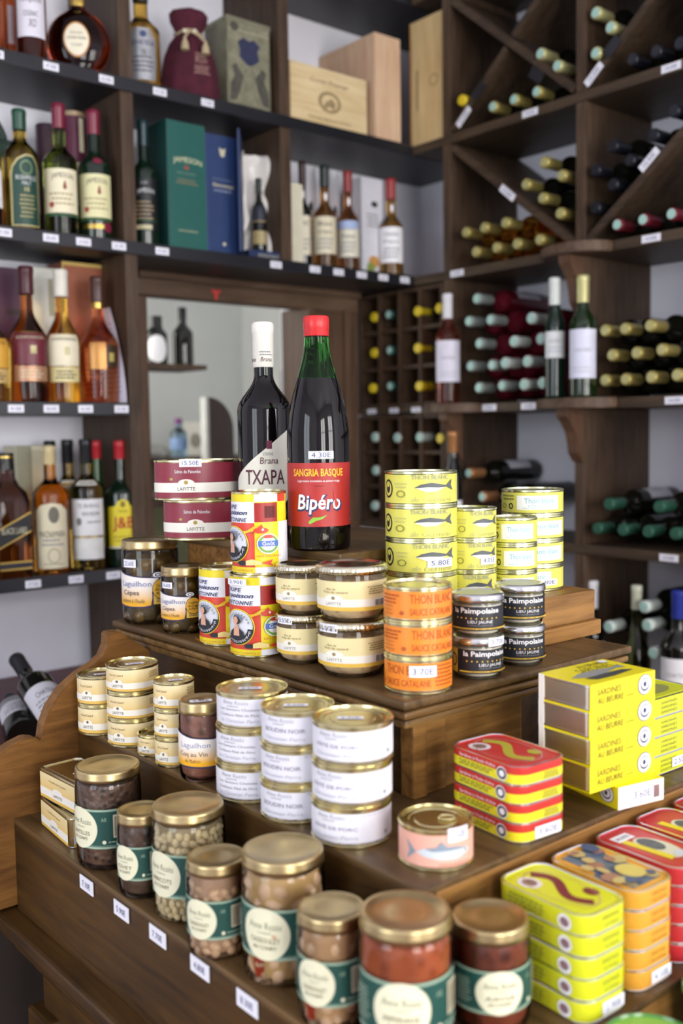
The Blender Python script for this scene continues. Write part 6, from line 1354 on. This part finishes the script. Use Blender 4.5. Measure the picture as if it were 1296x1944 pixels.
# pigeonhole bottles
many([(709, 602), (709, 670), (706, 737), (792, 591), (792, 661), (795, 733), (833, 585)], 'yellow', 'dark', 'yellow-capsule bottle in the upper pigeonholes, %s', 'yellow-capsule bottles in pigeonholes', tip=None, H=.255, R=.034)
many([(738, 597), (740, 665), (741, 733)], 'teal', 'dark', 'dark teal capsule bottle in the pigeonholes, %s', 'teal-capsule bottles in pigeonholes', H=.255, R=.034)
many([(711, 830), (753, 831), (796, 830), (712, 893), (710, 960)], 'white', 'dark', 'white-capsule bottle in the lower pigeonholes, %s', 'white-capsule bottles in pigeonholes', tip='white', H=.255, R=.034)
lying(835, 832, 'yellow', 'dark', 'yellow-capsule bottle in the lower pigeonhole rack', 'yellow-capsule bottles in pigeonholes', tip=None, H=.255, R=.034)
# one lying sideways on the rosé pile with its label showing
lying(905, 567, 'grey', 'rose', 'rosé bottle with a white label lying on top of the rosé pile', 'grey-capsule rosé pile', paper='d8d4e0')
# standing bottles on the brackets
def standing(px0, px1, ptop, X, z, label, glass, cap, prints, **k):
    p = at((px0 + px1) / 2, 760, X=X); l = Vector((X, p.y, z)); R = (px1 - px0) / 2 / FPX * depth(l); h = rise((px0 + px1) / 2, ptop, l)
    return bottle('wine_bottle', label, l, facing(l), R, h, glass, cap, group='bottles standing on the rack', prints=prints, **k)
pw = lambda a, b, c=WHITE: (lambda P_: (P_.rect('label', c, -1.25, 1.25, a, b), P_.text(GREY, 'CHATEAU', 0, (a + b) / 2 + .03, 1.3, .03, shear=.1), P_.lines(LG, -.8, .8, a + .04, a + .1, 2)))
ST = dict(rn=.0145, hs=.60, hn=.76, cap0=.78)
standing(827, 874, 559, XF - .022, S3 + .001, 'rosé bottle with white capsule and white label standing on a bracket', tinted('e88a78'), mat('dcdce0', .4), pw(.2, .575, mat('d8d4e2', .45)), rn=.0135, hs=.6, hn=.78, cap0=.78)
standing(1034, 1072, 529, XF - .03, S3 + .001, 'green wine bottle with white capsule standing on a bracket', mat('10241a', .05, vary=0, spec=.6), mat('dde2de', .4), pw(.34, .56, mat('dfe2e2', .45)), **ST)
standing(1080, 1131, 524, XF - .03, S3 + .001, 'green wine bottle with gold capsule and broad white label standing on a bracket', mat('16280f', .05, vary=0, spec=.6), CAPS['palegold'], pw(.16, .56, mat('dadcee', .45)), **ST)
standing(842, 876, 820, XF - .035, RZ[4], 'slim dark bottle with copper capsule standing before the pigeonholes', WDK, CAPS['copper'], pw(.2, .34), rn=.0135, hs=.55, hn=.80, cap0=.80)
standing(1101, 1150, 1103, XF + .04, S5, 'dark bottle with white capsule standing on the lowest rack shelf', WDK, mat('e4e4ea', .4), pw(.26, .52), rn=.0145, hs=.55, hn=.72, cap0=.78)
standing(1184, 1238, 1112, XF + .03, S5, 'olive green bottle with pale capsule standing on the lowest rack shelf', tinted('a0ac5a'), CAPS['ivory'], pw(.1, .36), rn=.0125, hs=.42, hn=.74, cap0=.82)
standing(1259, 1325, 1122, XF + .02, S5, 'dark bottle with blue capsule and white label on the lowest rack shelf', WDK, mat('2c3c9a', .35), pw(.22, .52), rn=.016, hs=.58, hn=.74, cap0=.80)
many([(1222, 1152), (1155, 1190), (1228, 1187), (1240, 1240)], 'white', 'dark', 'white-capsule dark bottle lying on the lowest rack shelf, %s', 'white-capsule wine on the lowest rack shelf', X=XF - .002)
